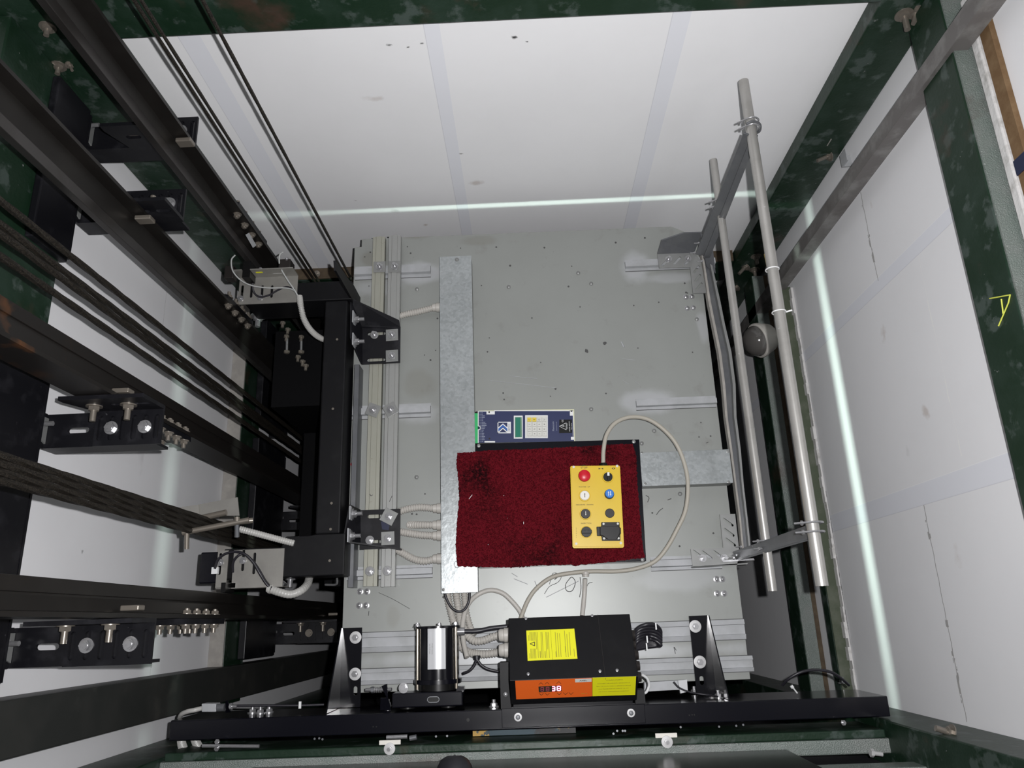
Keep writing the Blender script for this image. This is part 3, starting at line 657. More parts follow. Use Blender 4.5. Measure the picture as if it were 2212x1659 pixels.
# -- two long strut rails running front to back at the left edge
def strut(px_t, px_m, px_b, py0, py1, label, m):
    a = P(px_t, py0, .02); c = P(px_b, py1, .02); w_ = .0185
    o = thing('strut_rail', label, 'strut rail', (c.x, c.y, .0145))
    mk = MB(); ln = (a-c).length; ang = math.atan2(a.x-c.x, a.y-c.y)
    prof = [(-w_, 0), (-w_, .021), (-w_*.50, .021), (-w_*.42, .0235), (w_*.42, .0235), (w_*.50, .021), (w_, .021), (w_, 0), (w_*.86, 0), (w_*.86, .019), (-w_*.86, .019), (-w_*.86, 0)]
    mk.prism(prof, 0, ln, 'y')
    bmesh.ops.transform(mk.bm, matrix=Matrix.Translation((c.x, c.y, .0146)) @ Matrix.Rotation(-ang, 4, 'Z'), verts=mk.bm.verts[:])
    mk.build('channel', m, o)
    return o
s1 = strut(821, 808, 802, 517, 1267, 'left one of the two long galvanised strut rails, yellowish, running front to back', M_galvy)
s2 = strut(855, 845, 840, 514, 1268, 'right one of the two long galvanised strut rails running front to back', M_galv)
def plate_washer(o, px, py, s_, ang, z=.039, rnd=False, top=0.0025, mw=None):
    p = P(px, py, z)
    mk = MB()
    if rnd: mk.cyl(p, p+Vector((0, 0, top)), s_/2, 20)
    else:
        h = s_/2; pts = [(p.x+h*1.414*math.cos(ang+PI/4+k*PI/2), p.y+h*1.414*math.sin(ang+PI/4+k*PI/2)) for k in range(4)]
        mk.prism(pts, z, z+top)
    mk.build('plate_washer' if not rnd else 'washer', mw or M_midgalv, o, bevel=.0006)
    MB().bolt((p.x, p.y, z+top), (0, 0, 1), .0085, .011, .012).build('bolt', M_bolt, o, True)
for (x, y, a) in ((820, 577, 0.0), (806, 886, -.38)): plate_washer(s1, x, y, .036, a)
for (x, y, a) in ((853, 576, 0.0), (844, 885, .5)): plate_washer(s2, x, y, .036, a)
plate_washer(s1, 799, 1234, .026, 0, .039, True); plate_washer(s2, 837, 1233, .026, 0, .039, True)
mk = MB(); mk.tube([P(799, 1067, .0395), P(801, 1071, .0395), P(805, 1069, .0395)], .0009, 5); mk.tube([P(841, 1084, .0395), P(847, 1071, .0395)], .0008, 5); mk.build('pen_marks', M_ink, s2)

# ================================================================== SLING (black frame left of the car)
ZS = 0.12
sl = thing('car_sling', 'big black steel frame of the car sling along the left edge of the roof', 'car sling', (-0.6, 0.55, 0.02))
MB().box(-0.563, -0.498, 0.235, 0.90, 0.02, ZS).build('side_beam', M_blackmatte, sl, bevel=.004)
MB().box(-0.80, -0.488, 0.902, 0.962, 0.0, ZS+.001).build('rear_arm', M_blackmatte, sl, bevel=.003)
MB().prism([(-0.80, .128), (-0.483, .128), (-0.483, .2345), (-0.563, .2345), (-0.578, .232), (-0.640, .232), (-0.65, .205), (-0.80, .205)], 0.02, ZS+.001).build('front_arm', M_blackmatte, sl, bevel=.003)
MB().box(-0.487, -0.474, 0.10, 0.725, .0006, .055).build('side_angle', M_darkgalv, sl)
# rear corner fin
MB().prism([(0.905, ZS), (0.905, .30), (0.93, .31), (0.95, ZS)], -0.492, -0.486, 'x').build('fin_plate', M_blackmatte, sl)
# dark plate under the arms carrying nuts and threaded rods
MB().box(-0.765, -0.5635, 0.28, 0.9, -0.42, -0.40).build('lower_plate', M_shadowblack, sl, bevel=.002)
MB().box(-0.765, -0.5635, 0.64, 0.885, -0.39, -0.06).build('back_plate', M_shadowblack, sl)
MB().box(-0.68, -0.62, 0.128, 0.95, -1.6, -0.425).build('upright', M_shadowblack, sl)
for (x, y) in ((558, 683), ): MB().bolt(P(x, y, -.02)+Vector((0, -.0, 0)), (0, -1, 0.05), .015, .024, .022).build('big_nut', M_bolt, sl, True)
for (x, y) in ((611, 700), (622, 714), (644, 773), (654, 783), (661, 792), (619, 729), (651, 730)):
    MB().bolt(P(x, y-4, -.048), (0, -1, .1), .0085, None, .012).build('nut', M_boltdull, sl, True)
for (x, y0, y1) in ((620, 732, 760), (651, 730, 760)):
    MB().cyl(P(x, y0, -.048), P(x-.5, y1, -.048), .004, 10).build('threaded_rod', M_bolt, sl, True); MB().bolt(P(x-.5, y1-2, -.048), (0, -1, 0), .0095).build('nut', M_boltdull, sl, True)
for (x, y) in ((728, 733), (719, 883), (716, 1087), (714, 1143), (712, 1244-33)):
    p = P(x, y, ZS+.0015); MB().cyl(p-Vector((0, 0, .001)), p, .0035, 10).build('plug', M_boltdull, sl)
for (x, y, l) in ((685, 591, .010), ):
    p = P(x, y, -.30); MB().bolt(p, (0, -.6, 1), .008, .011, .012).build('rope_anchor_nut', M_boltdull, sl, True)
MB().bolt(P(628, 1243, .05), (0, -1, 0.1), .013, .02, .02).build('big_nut', M_bolt, sl, True)
MB().bolt(P(606, 1256, .03), (-.4, -1, .4), .013, .02, .018).build('big_nut', M_bolt, sl, True)
mk = MB(); mk.tube([P(703, 1263, .0), P(724, 1263, .02), P(728, 1258, .03), P(728, 1250, .04)], .003, 8); mk.build('hook', M_bolt, sl, True)

# angled black brackets tying the sling to the strut rails
def sling_bracket(label, rear):
    o = thing('roof_bracket', label, 'bracket', (-0.45, 0.75 if rear else 0.2, .0395))
    if rear:
        x0, x1, y0, y1 = RECT(783, 709, 865, 786, .04)
        hs = [slot((x0*.62+x1*.38), y1-.018, .055, .010), slot((x0*.62+x1*.38), y0+.012, .055, .010)]
        MB().prism([(x0, y0), (x1, y0), (x1, y1), (x0, y1)], .0396, .0446, 'z', hs).build('base_plate', M_blacksteel, o)
        a = [P(762, 648, .10), P(862, 694, .045), P(865, 709, .0447), P(783, 709, .0447), P(762, 705, .05)]
        mk = MB(); lo = [mk.bm.verts.new(v+Vector((0, .004, 0))) for v in a]; hi = [mk.bm.verts.new(v) for v in a]
        mk.face(hi); mk.face(lo[::-1])
        for i in range(5): mk.face([lo[i], lo[(i+1) % 5], hi[(i+1) % 5], hi[i]])
        mk.build('gusset', M_blacksteel, o)
        MB().quadslab([P(759, 650, .10), P(783, 709, .0447), P(783, 786, .0447), P(759, 730, .10)], .004, (-1, 0, 0)).build('side_leg', M_blacksteel, o)
        zz = ((768, 690), (768, 738)); pw = ((847, 724), (847, 769)); rw = [(809, 724)]
    else:
        x0, x1, y0, y1 = RECT(779, 1101, 865, 1186, .04)
        hs = [slot((x0*.62+x1*.38), y1-.018, .045, .010), slot((x0*.55+x1*.45), y0+.020, .050, .008)]
        MB().prism([(x0, y0), (x1, y0), (x1, y1), (x0, y1)], .0396, .0446, 'z', hs).build('base_plate', M_blacksteel, o)
        MB().quadslab([P(757, 1090, .10), P(779, 1101, .0447), P(779, 1172, .0447), P(743, 1168, .10)], .004, (-1, 0, 0)).build('side_leg', M_blacksteel, o)
        MB().quadslab([P(741, 1168, .10), P(865, 1184, .0446), P(865, 1188, .0446), P(741, 1170, .10)], .04, (0, 0, -1)).build('front_gusset', M_blacksteel, o)
        zz = ((762, 1110), (758, 1158)); pw = ((838, 1163),); rw = [(799, 1167)]
        p = P(832, 1136, .0447); q = Vector((p.x, p.y, 0)); hs = [(q.x-.012, q.y+.012), (q.x+.014, q.y+.014), (q.x+.01, q.y-.012), (q.x-.008, q.y-.009)]
        MB().prism(hs, .0447, .0449).build('ink_stain', M_blueink, o)
    for (x, y) in zz:
        p = P(x, y, .085)
        MB().bolt(p, (1, 0, 0), .010, .015, .016).build('side_bolt', M_bolt, o, True)
        MB().box(p.x-.004, p.x-.0008, p.y-.018, p.y+.018, .05, .11).build('shim', M_spray, o)
    for (x, y) in pw: plate_washer(o, x, y, .036, 0.03, .0447)
    for (x, y) in rw: plate_washer(o, x, y, .024, 0, .0447, True)
    if not rear: plate_washer(o, 840, 1116, .038, -.5, .0447)
    return o
sling_bracket('black slotted bracket tying the sling to the strut rails at the rear', True)
sling_bracket('black slotted bracket with a twisted square washer at the front of the strut rails', False)

# guide shoes: stainless angles around the rails
def shoe(rear):
    if rear:
        o = thing('guide_shoe', 'stainless guide shoe plate with sensors gripping the rear guide rail', 'guide shoe', (-0.72, 0.95, ZS+.001))
        x0, x1, y0, y1 = RECT(516, 597, 642, 655, .125)
        Y1 = y1+.012
        hs = [slot(RX+.0, y1-.004+.004-.02, .0001, .0001)][:0]
        outl = [(x0, y0), (x1, y0), (x1, y1), (RX+.016, y1), (RX+.016, 0.985), (RX-.014, 0.985), (RX-.014, y1), (x0, y1)]
        for px in (523, 543, 566, 587):
            q = P(px, 628, .125); hs.append(slot(q.x, q.y-.002, .040, .0075, PI/2))
        MB().prism([(x0, y0), (x1, y0), (x1, y1), (x0, y1)], .1215, .1245, 'z', [h for i, h in enumerate(hs)]).build('slotted_plate', M_stainless, o)
        # upright leg with a gap for the rail blade
        for (a, b) in ((x0, RX-.012), (RX+.012, x1)):
            MB().box(a, b, y1-.002, y1+.001, .125, .175).build('upright_plate', M_stainless, o)
        MB().box(RX-.011, RX+.011, y1-.022, 1.013, .1255, .17).build('rail_liner', M_blackpl, o)
        MB().box(x1-.042, x1-.008, y1+.0015, y1+.028, .135, .175).build('sensor', M_darkgrey, o, bevel=.002)
        MB().box(x0-.03, x0-.004, y1-.02, y1+.02, .135, .165).build('sensor', M_darkgrey, o, bevel=.002)
        for (x, y) in ((620, 555), (614, 574), (535, 580), (563, 577), (634, 573)): MB().bolt(P(x, y, .175 if y < 570 else .13)+Vector((0, -.004, 0)), (0, -1, .3), .005, None, .004).build('bolt', M_bolt, o, True)
        for (x, y) in ((520, 645), (562, 643)): MB().bolt(P(x, y, .125), (0, 0, 1), .006, .009).build('bolt', M_bolt, o, True)
        q = P(560, 565, .165); MB().box(q.x-.010, q.x+.009, y1-.0035, y1-.0022, .155, .160).build('sticker', M_labelyellow, o)
        q = P(603, 587, .14); MB().quadslab([q+Vector((-.016, -.008, .006)), q+Vector((.014, -.008, .006)), q+Vector((.010, .008, .006)), q+Vector((-.012, .008, .006))], .001).build('paper_tag', M_pwhite, o)
    else:
        o = thing('guide_shoe', 'stainless guide shoe plate with black cables gripping the front guide rail', 'guide shoe', (-0.73, 0.15, ZS+.001))
        x0, x1, y0, y1 = RECT(468, 1187, 612, 1269, .125); hs = []
        for px, py in ((475, 1218), (525, 1210), (549, 1217)):
            q = P(px, py, .125); hs.append(slot(q.x, q.y, .055, .0075, PI/2))
        g = P(500, 1240, .125).x
        MB().prism([(g+.012, y0), (x1, y0), (x1, y1), (g+.002, y1), (g+.002, 0.118), (g+.012, 0.118)], .1215, .1245, 'z', hs[1:]).build('slotted_plate', M_stainless, o)
        MB().prism([(x0, y0+.002), (g-.012, y0+.002), (g-.012, y1), (x0, y1)], .1215, .1245, 'z', hs[:1]).build('slotted_plate', M_stainless, o)
        MB().box(x0, x1, y0-.001, y0+.001, .07, .1215).build('front_flange', M_stainless, o)
        MB().box(x0-.047, x0+.004, y0+.014, y1-.002, .105, .121).build('black_block', M_blacksatin, o, bevel=.004)
        MB().box(g-.010, g+.001, .0935, .118, .10, .16).build('rail_liner', M_blackpl, o)
        for (x, y) in ((476, 1215), (525, 1211)): MB().bolt(P(x, y, .125), (0, 0, 1), .006, .009).build('bolt', M_bolt, o, True)
        MB().cyl(P(497, 1262, .10), P(497, 1300, -.02), .004, 8).build('pin', M_darkgalv, o)
        q = P(464, 1232, .14); MB().box(q.x-.008, q.x+.008, q.y-.009, q.y+.008, .132, .142).build('connector_tag', M_pwhite, o)
    return o
shoe(True); shoe(False)

# cables at the sling
def hose(label, pts, r, m, rib_=None, cat='hose', name='hose', group=None, gland=None, n=12, tips=()):
    t_ = thing(name, label, cat, tuple(pts[0]), group)
    MB().tube(pts, r, n, rib_, 8).build('pipe', m, t_, True)
    for (p, d, R_, L_) in (gland or []):
        d = Vector(d).normalized(); p = Vector(p)
        MB().lathe(p, d, [(0, R_*.86), (L_*.1, R_), (L_*.55, R_), (L_*.6, R_*.84), (L_, R_*.84)], 12).build('gland', m, t_, True)
    return t_
hose('corrugated light grey hose curving from the rear guide shoe down behind the sling beam', [P(647, 640, .15), P(650, 662, .15), P(657, 690, .13), P(672, 714, .10), P(692, 730, .07), P(716, 738, .05)], .0088, M_conduit_w, (.0046, .0018))
hose('thin grey cable looping left over the rear guide rail', [P(508, 551, .17), P(500, 562, .17), P(503, 585, .165), P(520, 605, .155), P(545, 617, .15), P(580, 622, .15), P(615, 622, .15), P(636, 628, .155), P(645, 645, .152)], .0022, M_cable_lg, None, 'cable', 'cable')
hose('thin grey cable rising to the sensor above the rear guide shoe', [P(611, 545, .18), P(604, 552, .185), P(605, 575, .17), P(620, 603, .16), P(635, 625, .158), P(647, 645, .152)], .0022, M_cable_lg, None, 'cable', 'cable')
hose('short black cable sagging across the rear guide shoe plate', [P(546, 612, .15), P(548, 630, .14), P(560, 641, .135), P(580, 638, .135), P(600, 627, .14), P(618, 620, .145), P(636, 624, .15)], .0028, M_cable_b, None, 'cable', 'cable')
hose('light grey hose from the rope lever to the front arm of the sling', [P(518, 1143, .16), P(545, 1150, .155), P(575, 1158, .145), P(605, 1166, .135), P(636, 1174, .128)], .0088, M_conduit_w, (.0060, .0008))
hose('smooth light grey hose bending below the front arm of the sling', [P(588, 1274, .125), P(606, 1280, .125), P(628, 1284, .12), P(650, 1276, .11), P(664, 1262, .08), P(668, 1248, .05)], .0105, M_conduit_w, (.0070, .0005), gland=[(P(586, 1273, .125), (-1, .25, 0), .0118, .01)])
hose('outer black cable arching over the front guide shoe plate', [P(464, 1228, .145), P(472, 1208, .15), P(488, 1196, .155), P(510, 1192, .155), P(530, 1198, .155), P(548, 1216, .15), P(562, 1240, .145), P(576, 1262, .135), P(592, 1276, .128)], .0034, M_cable_b, None, 'cable', 'cable')
hose('inner black cable arching over the front guide shoe plate', [P(503, 1236, .14), P(504, 1215, .15), P(514, 1201, .155), P(528, 1197, .152), P(546, 1212, .148), P(560, 1232, .142), P(574, 1256, .132), P(588, 1272, .128)], .0034, M_cable_b, None, 'cable', 'cable')

# rope lever in front of the four hoist ropes
t = thing('rope_lever', 'brown steel lever and rods clamped round the four hoist ropes', 'lever', (-0.8, 0.24, .30))
MB().cyl(P(394, 1151, .36), P(538, 1123, .34), .0066, 14).build('rod', M_boltdull, t, True)
MB().cyl(P(520, 1127, .34), P(546, 1124, .33), .0066, 14).build('rod_tip', M_boltdull, t, True)
MB().cyl(P(430, 1120, .27), P(489, 1107, .27), .0075, 14).build('rear_rod', M_boltdull, t, True)
MB().cyl(P(404, 1146, .36), P(403, 1186, .35), .0056, 12).build('threaded_stub', M_boltdull, t, True)
MB().cyl(P(512, 1131, .34), P(512, 1160, .33), .0056, 12).build('threaded_stub', M_darkgalv, t, True)
MB().cyl(P(512, 1117, .345), P(512, 1127, .345), .0065, 12).build('collar', M_boltdull, t, True)
MB().quadslab([P(428, 1090, .24), P(513, 1074, .24), P(517, 1114, .24), P(430, 1114, .24)], .003).build('plate', M_stainless, t)
MB().quadslab([P(387, 1096, .25), P(429, 1090, .245), P(430, 1114, .245), P(388, 1104, .25)], .003).build('wing_plate', M_stainless, t)
MB().quadslab([P(384, 1136, .15), P(400, 1140, .15), P(400, 1144, .15), P(384, 1140, .15)], .02).build('lug', M_stainless, t)

# ================================================================== CABLE TRUNKING ON THE ROOF
def trunk(name, label, px0, py0, px1, py1, h, screws, m=M_trunk):
    x0, x1, y0, y1 = RECT(px0, py0, px1, py1, h)
    t_ = thing(name, label, 'cable trunking', ((x0+x1)/2, y0, 0.0005))
    MB().box(x0+.001, x1-.001, y0+.001, y1-.001, 0.0005, h-.0016).build('tray', M_midgalv, t_)
    MB().box(x0, x1, y0, y1, h-.0014, h).build('lid', m, t_, bevel=.0006)
    for (x, y, r) in screws:
        p = P(x, y, h); mk = MB(); mk.lathe(p, (0, 0, 1), [(0, r*1.7), (.001, r*1.7), (.0014, r), (.003, r*.9), (.004, r*.3)], 14); mk.build('screw', M_midgalv, t_, True)
    return t_, (x0, x1, y0, y1)
HT = 0.05
tr, trr = trunk('cable_trunking', 'long spangled galvanised cable trunking running front to back left of the red carpet', 951, 553, 1025, 1281, HT, [(987, 561, .0038), (958, 1274, .0026)])
trunk('cable_trunking', 'short galvanised trunking box between the black panel and the right edge of the roof', 1384, 974, 1580, 1047, HT, [(1572, 975, .0026), (1394, 1045, .0022), (1574, 1041, .0024), (1387, 978, .0018)])
def gl(px, py, z=0.022, d=(-1, 0, 0), R_=.0145, L_=.022): return (P(px, py, z), d, R_, L_)
RIB = (.0068, .0022)
xg = trr[0]
def tg(py): return (Vector((xg, P(948, py, .022).y, .022)), (-1, 0, 0), .0145, .024)
def tp(py, dx=.02): return Vector((xg-dx, P(948, py, .022).y, .022))
hose('single corrugated conduit entering the rear half of the long trunking', [P(850, 687, .014), P(872, 680, .014), P(905, 673, .018), tp(664)], .0105, M_conduit, RIB, gland=[tg(664)])
hose('uppermost of the four corrugated conduits entering the long trunking from the left', [P(850, 1112, .016), P(872, 1102, .016), P(905, 1096, .020), tp(1098)], .0105, M_conduit, RIB, gland=[tg(1098)])
hose('shortest of the four corrugated conduits entering the long trunking from the left', [P(884, 1134, -.002), P(896, 1134, .012), P(915, 1134, .020), tp(1134)], .0105, M_conduit, RIB, gland=[tg(1134)])
hose('third conduit down of the four corrugated ones entering the long trunking', [P(850, 1146, .016), P(872, 1150, .016), P(905, 1155, .020), tp(1157)], .0105, M_conduit, RIB, gland=[tg(1157)])
hose('lowest of the four corrugated conduits, bent like a bow, entering the long trunking', [P(848, 1183, .016), P(872, 1196, .016), P(895, 1208, .018), P(918, 1212, .021), tp(1207)], .0105, M_conduit, RIB, gland=[tg(1207)])

# ================================================================== BLACK PANEL, CARPET, INSPECTION BOX
x0, x1, y0, y1 = RECT(1026, 953, 1394, 1217, .06)
y1 = P(1200, 953, .06).y; y0 = P(1200, 1217, .06).y; x0 = trr[1]+.003
pb = thing('terminal_box', 'flat black steel box under the red carpet with screws in its corners', 'box', ((x0+x1)/2, (y0+y1)/2, .0006))
cs = [P(1026, 958, .06), P(1381, 949, .06), P(1396, 1212, .06), P(1026, 1226, .06)]
cs[0].x = cs[3].x = x0
MB().quadslab([cs[0], cs[3], cs[2], cs[1]], .0575).build('casing', M_blacksatin, pb, bevel=.0012)
for (x, y) in ((1034, 963), (1369, 954), (1388, 1209)): MB().lathe(P(x, y, .06), (0, 0, 1), [(0, .0052), (.0015, .005), (.0028, .002)], 14).build('screw', M_midgalv, pb, True)

cp = thing('carpet_piece', 'ragged piece of stained red carpet lying on the black box and the trunking', 'carpet', (0.1, 0.35, .062))
outline = [(988, 979), (1010, 978), (1060, 973), (1130, 971), (1200, 968), (1270, 964), (1340, 960), (1366, 960), (1374, 985), (1376, 1040), (1382, 1110), (1388, 1180), (1393, 1205), (1350, 1210), (1300, 1216), (1255, 1220), (1245, 1223), (1235, 1220), (1150, 1222), (1113, 1226), (1050, 1225), (989, 1224), (985, 1190), (987, 1130), (992, 1080), (991, 1040), (986, 1000)]
ZCP = .0625
pts = []
random.seed(3)
for (a, b_) in zip(outline, outline[1:]+outline[:1]):
    pa, pb_ = P(*a, ZCP), P(*b_, ZCP); n = max(2, int((pb_-pa).length/.0035))
    for k in range(n):
        q = pa.lerp(pb_, k/n); d = (pb_-pa).normalized(); nn = Vector((d.y, -d.x, 0))
        q = q+nn*random.uniform(-.0012, .0014); pts.append((q.x, q.y))
MB().prism(pts, ZCP, ZCP+.004).build('backing', M_carpet, cp)
poly = pts
def inside_poly(x, y):
    c = False; j = len(poly)-1
    for i in range(len(poly)):
        xi, yi = poly[i]; xj, yj = poly[j]
        if (yi > y) != (yj > y) and x < (xj-xi)*(y-yi)/(yj-yi)+xi: c = not c
        j = i
    return c
xs = [p[0] for p in poly]; ys = [p[1] for p in poly]
vv = []; ff = []
for i in range(15500):
    x = random.uniform(min(xs)-.001, max(xs)+.001); y = random.uniform(min(ys)-.001, max(ys)+.001)
    if not inside_poly(x, y): continue
    a = random.uniform(0, 2*PI); w_ = .0019; dx, dy = w_*math.cos(a), w_*math.sin(a); lx, ly = random.uniform(-.0022, .0022), random.uniform(-.0022, .0022); h = random.uniform(.0028, .0052)
    k = len(vv); z = ZCP+.0038
    vv += [(x-dx, y-dy, z), (x+dx, y+dy, z), (x-dy*.8, y+dx*.8, z), (x+lx, y+ly, z+h)]; ff += [(k, k+1, k+3), (k+1, k+2, k+3), (k+2, k, k+3)]
me = bpy.data.meshes.new('pile'); off = cp.location; me.from_pydata([(a-off.x, b_-off.y, c_-off.z) for a, b_, c_ in vv], [], ff); me.materials.append(M_carpet)
o = bpy.data.objects.new('pile', me); COL.objects.link(o); o.parent = cp; o['kind'] = 'stuff'
ZC2 = ZCP+.008
mk = MB()
for (a, b_) in (((1131, 1127), (1131, 1132)), ((1054, 1176), (1055, 1177)), ((1088, 1070), (1089, 1071)), ((1096, 1119), (1096, 1119.5)), ((1013, 1078), (1020, 1069))): mk.tube([P(*a, ZC2+.001), P(*b_, ZC2+.001)], .0008, 5, sub=2)
mk.build('lint', M_pwhite, cp)
lp = thing('wire_ring', 'thin grey wire ring sticking out below the lower left corner of the carpet', 'wire', tuple(P(988, 1219, .0535)))
MB().tube([P(x, y, .0535) for x, y in ((992, 1226), (985, 1226), (981, 1219), (984, 1213), (990, 1213))], .0007, 6).build('wire', M_darkgalv, lp)

# inspection control box
ZI0, ZI1 = ZCP+.0075, ZCP+.062
c00, c10, c11, c01 = P(1237, 1184, ZI1), P(1348.5, 1183, ZI1), P(1339, 1003.5, ZI1), P(1231.5, 1006, ZI1)
Oi = c00; ux = (c10-c00); uy = (c01-c00); Wi, Hi = ux.length, uy.length; ux = ux.normalized(); uy = Vector((-ux.y, ux.x, 0))
ux = (ux+Vector((uy.y, -uy.x, 0))).normalized()
def I(u, v, z=0.0): return Oi+ux*(u*Wi)+uy*(v*Hi)+Vector((0, 0, z))
ib = thing('inspection_control_box', 'yellow inspection control box with red STOP button lying on the red carpet', 'control box', tuple(I(.5, .5, ZI0-ZI1)))
def ipoly(u0, u1, v0, v1, r): return [tuple((Oi+ux*a+uy*b_).to_2d()) for a, b_ in rrect(u0*Wi, u1*Wi, v0*Hi, v1*Hi, r)]
MB().prism(ipoly(.03, .97, .02, .98, .004), ZI0, ZI1-.012).build('body', M_yellow, ib)
MB().prism(ipoly(0, 1, 0, 1, .005), ZI1-.012, ZI1-.003).build('cover_lip', M_yellow, ib, bevel=.001)
MB().prism(ipoly(.018, .982, .018, .985, .005), ZI1-.003, ZI1).build('cover', M_yellow, ib, bevel=.0012)
def iuv(px, py): # from the close-up of the face (crop pixels)
    x = 1220+px*140/1161; y = 990+py*200/1659
    q = P(x, y, ZI1)-Oi; return q.dot(ux)/Wi, q.dot(uy)/Hi
def IP(px, py, z=0.0): u, v = iuv(px, py); return I(u, v, z)
for (x, y) in ((160, 155), (937, 138), (207, 1530), (1005, 1518)):
    MB().lathe(IP(x, y), (0, 0, 1), [(0, .0034), (.0006, .0034), (.0009, .002), (.0009, .001)], 12).build('screw', M_keys, ib)
def knob(name, px, py, prof, m, ring=None, rm_=M_yellow):
    p = IP(px, py)
    k = MB().lathe(p, (0, 0, 1), prof, 28).build(name, m, ib, True)
    if ring: MB().lathe(p, (0, 0, 1), [(0, ring), (.0018, ring), (.0026, ring*.94), (.0026, ring*.8)], 28).build('bezel', rm_, k, True)
    return k
lab(knob('stop_button', 345, 332, [(0, .009), (.012, .009), (.012, .0150), (.016, .0160), (.020, .0150), (.0225, .010), (.0235, .004), (.0236, 0)], M_red), 'red mushroom button')
lab(knob('push_button', 355, 672, [(0, .0125), (.006, .0125), (.0072, .0115), (.0072, 0)], M_white, .0152), 'white push button')
lab(knob('push_button', 370, 998, [(0, .0125), (.006, .0125), (.0072, .0115), (.0072, 0)], M_darkgrey, .0152), 'dark push button')
lab(knob('push_button', 797, 640, [(0, .0115), (.008, .0115), (.009, .0105), (.009, 0)], M_blue), 'blue push button')
MB().lathe(IP(795, 648), (0, 0, 1), [(0, .0126), (.0065, .0126), (.0065, .0116)], 24).build('collar', M_blackpl, ib, True)
lab(knob('blanking_plug', 805, 984, [(0, .0122), (.002, .0122), (.003, .0112), (.003, 0)], M_darkgrey), 'dark blanking plug')
kb = knob('selector_switch', 770, 338, [(0, .0122), (.005, .0122), (.006, .0115), (.006, 0)], M_blackpl, .0152)
p = IP(775, 338, .006)
def rot_box(p, a, hx, hy, h): # box centred at p, turned by a within the face
    c, s_ = math.cos(a), math.sin(a); ax = ux*c+uy*s_; ay = uy*c-ux*s_
    return MB().quadslab([p+ax*hx+ay*hy+Vector((0, 0, h)), p-ax*hx+ay*hy+Vector((0, 0, h)), p-ax*hx-ay*hy+Vector((0, 0, h)), p+ax*hx-ay*hy+Vector((0, 0, h))], h)
rot_box(p, PI/2, .0105, .003, .006).build('grip', M_blackpl, kb, bevel=.0008)
rot_box(p+uy*.006+Vector((0, 0, .006)), PI/2, .0045, .0028, .0006).build('pointer', M_pwhite, kb)
kb = knob('key_switch', 385, 1322, [(0, .0135), (.006, .0135), (.007, .0128), (.007, 0)], M_blackpl, .0152)
rot_box(IP(388, 1322, .007), 0, .0132, .0042, .006).build('grip', M_blackpl, kb, bevel=.0008)
MB().cyl(IP(385, 1312, .0131), IP(385, 1312, .0136), .0016, 12).build('screw', M_darkgrey, kb)
# socket
so = MB().prism([tuple(IP(x, y).to_2d()) for x, y in ((652, 1150), (975, 1146), (980, 1245), (1000, 1250), (1002, 1362), (990, 1370), (992, 1480), (665, 1480), (655, 1400), (575, 1395), (566, 1232), (650, 1228))], ZI1, ZI1+.007).build('socket', M_blackpl, ib, bevel=.0012)
MB().prism([tuple(IP(x, y).to_2d()) for x, y in ((620, 1232), (960, 1228), (985, 1260), (985, 1350), (930, 1460), (760, 1462), (665, 1395), (622, 1390))], ZI1+.007, ZI1+.013).build('socket_lid', M_blackpl, so, bevel=.0016)
for (x, y) in ((690, 1182), (945, 1178), (700, 1440), (957, 1437)): MB().lathe(IP(x, y, .007), (0, 0, 1), [(0, .0030), (.0008, .0030), (.0012, .0018)], 12).build('screw', M_keys, so)
def itxt(body, px, py, size, sx=1.0, up=0): text('lettering', body, size, IP(px, py, .0001), ux, uy, M_print, ib, sx=sx)
itxt('STOP', 345, 168, .0072, 1.05); itxt('MONTEE - UP', 350, 513, .0042, 1.15); itxt('DESCENTE - DOWN', 355, 833, .0042, 1.2); itxt('INSPECTION', 382, 1166, .0042, 1.15)
for i, ch in enumerate('NORMAL'): itxt(ch, 208, 1252+i*33, .0034)
mk = MB()
def tri(*pp, z=.0001, h=.0004): mk.prism([tuple(IP(x, y).to_2d()) for x, y in pp], ZI1+z, ZI1+z+h)
tri((607, 172), (607, 200), (640, 186)); tri((688, 172), (688, 200), (655, 186)); tri((645, 178), (648, 178), (648, 194), (645, 194))
tri((862, 166), (862, 196), (838, 181)); tri((884, 166), (884, 196), (908, 181)); tri((862, 166), (884, 166), (884, 172), (862, 172)); tri((862, 190), (884, 190), (884, 196), (862, 196))
mk.build('arrow_symbols', M_print, ib)
mk = MB(); p = IP(357, 672, .0073)
for q, up in ((IP(357, 672, .0073), 1),):
    mk.quadslab([q+ux*.0008+uy*.005+Vector((0, 0, .0003)), q-ux*.0008+uy*.005+Vector((0, 0, .0003)), q-ux*.0008-uy*.005+Vector((0, 0, .0003)), q+ux*.0008-uy*.005+Vector((0, 0, .0003))], .0003)
    mk.prism([tuple((q+ux*a+uy*b_).to_2d()) for a, b_ in ((-.0018, .003), (.0018, .003), (0, .0062))], q.z+.0001, q.z+.0004)
mk.build('arrow_symbol', M_print, ib)
mk = MB(); q = IP(372, 995, .0073)
mk.prism([tuple((q+ux*a+uy*b_).to_2d()) for a, b_ in ((-.0007, .0055), (-.0007, -.002), (-.0018, -.002), (0, -.0055), (.0018, -.002), (.0007, -.002), (.0007, .0055))], q.z, q.z+.0003)
mk.build('arrow_symbol', M_keys, ib)
mk = MB()
for (dx, s_) in ((-.0026, 1), (.0026, -1)):
    q = IP(797, 640, .0091)+ux*dx
    mk.prism([tuple((q+ux*a+uy*(b_*s_)).to_2d()) for a, b_ in ((-.0009, -.0058), (-.0009, .002), (-.0021, .002), (0, .0062), (.0021, .002), (.0009, .002), (.0009, -.0058))], q.z, q.z+.0003)
mk.build('arrow_symbol', M_pwhite, ib)
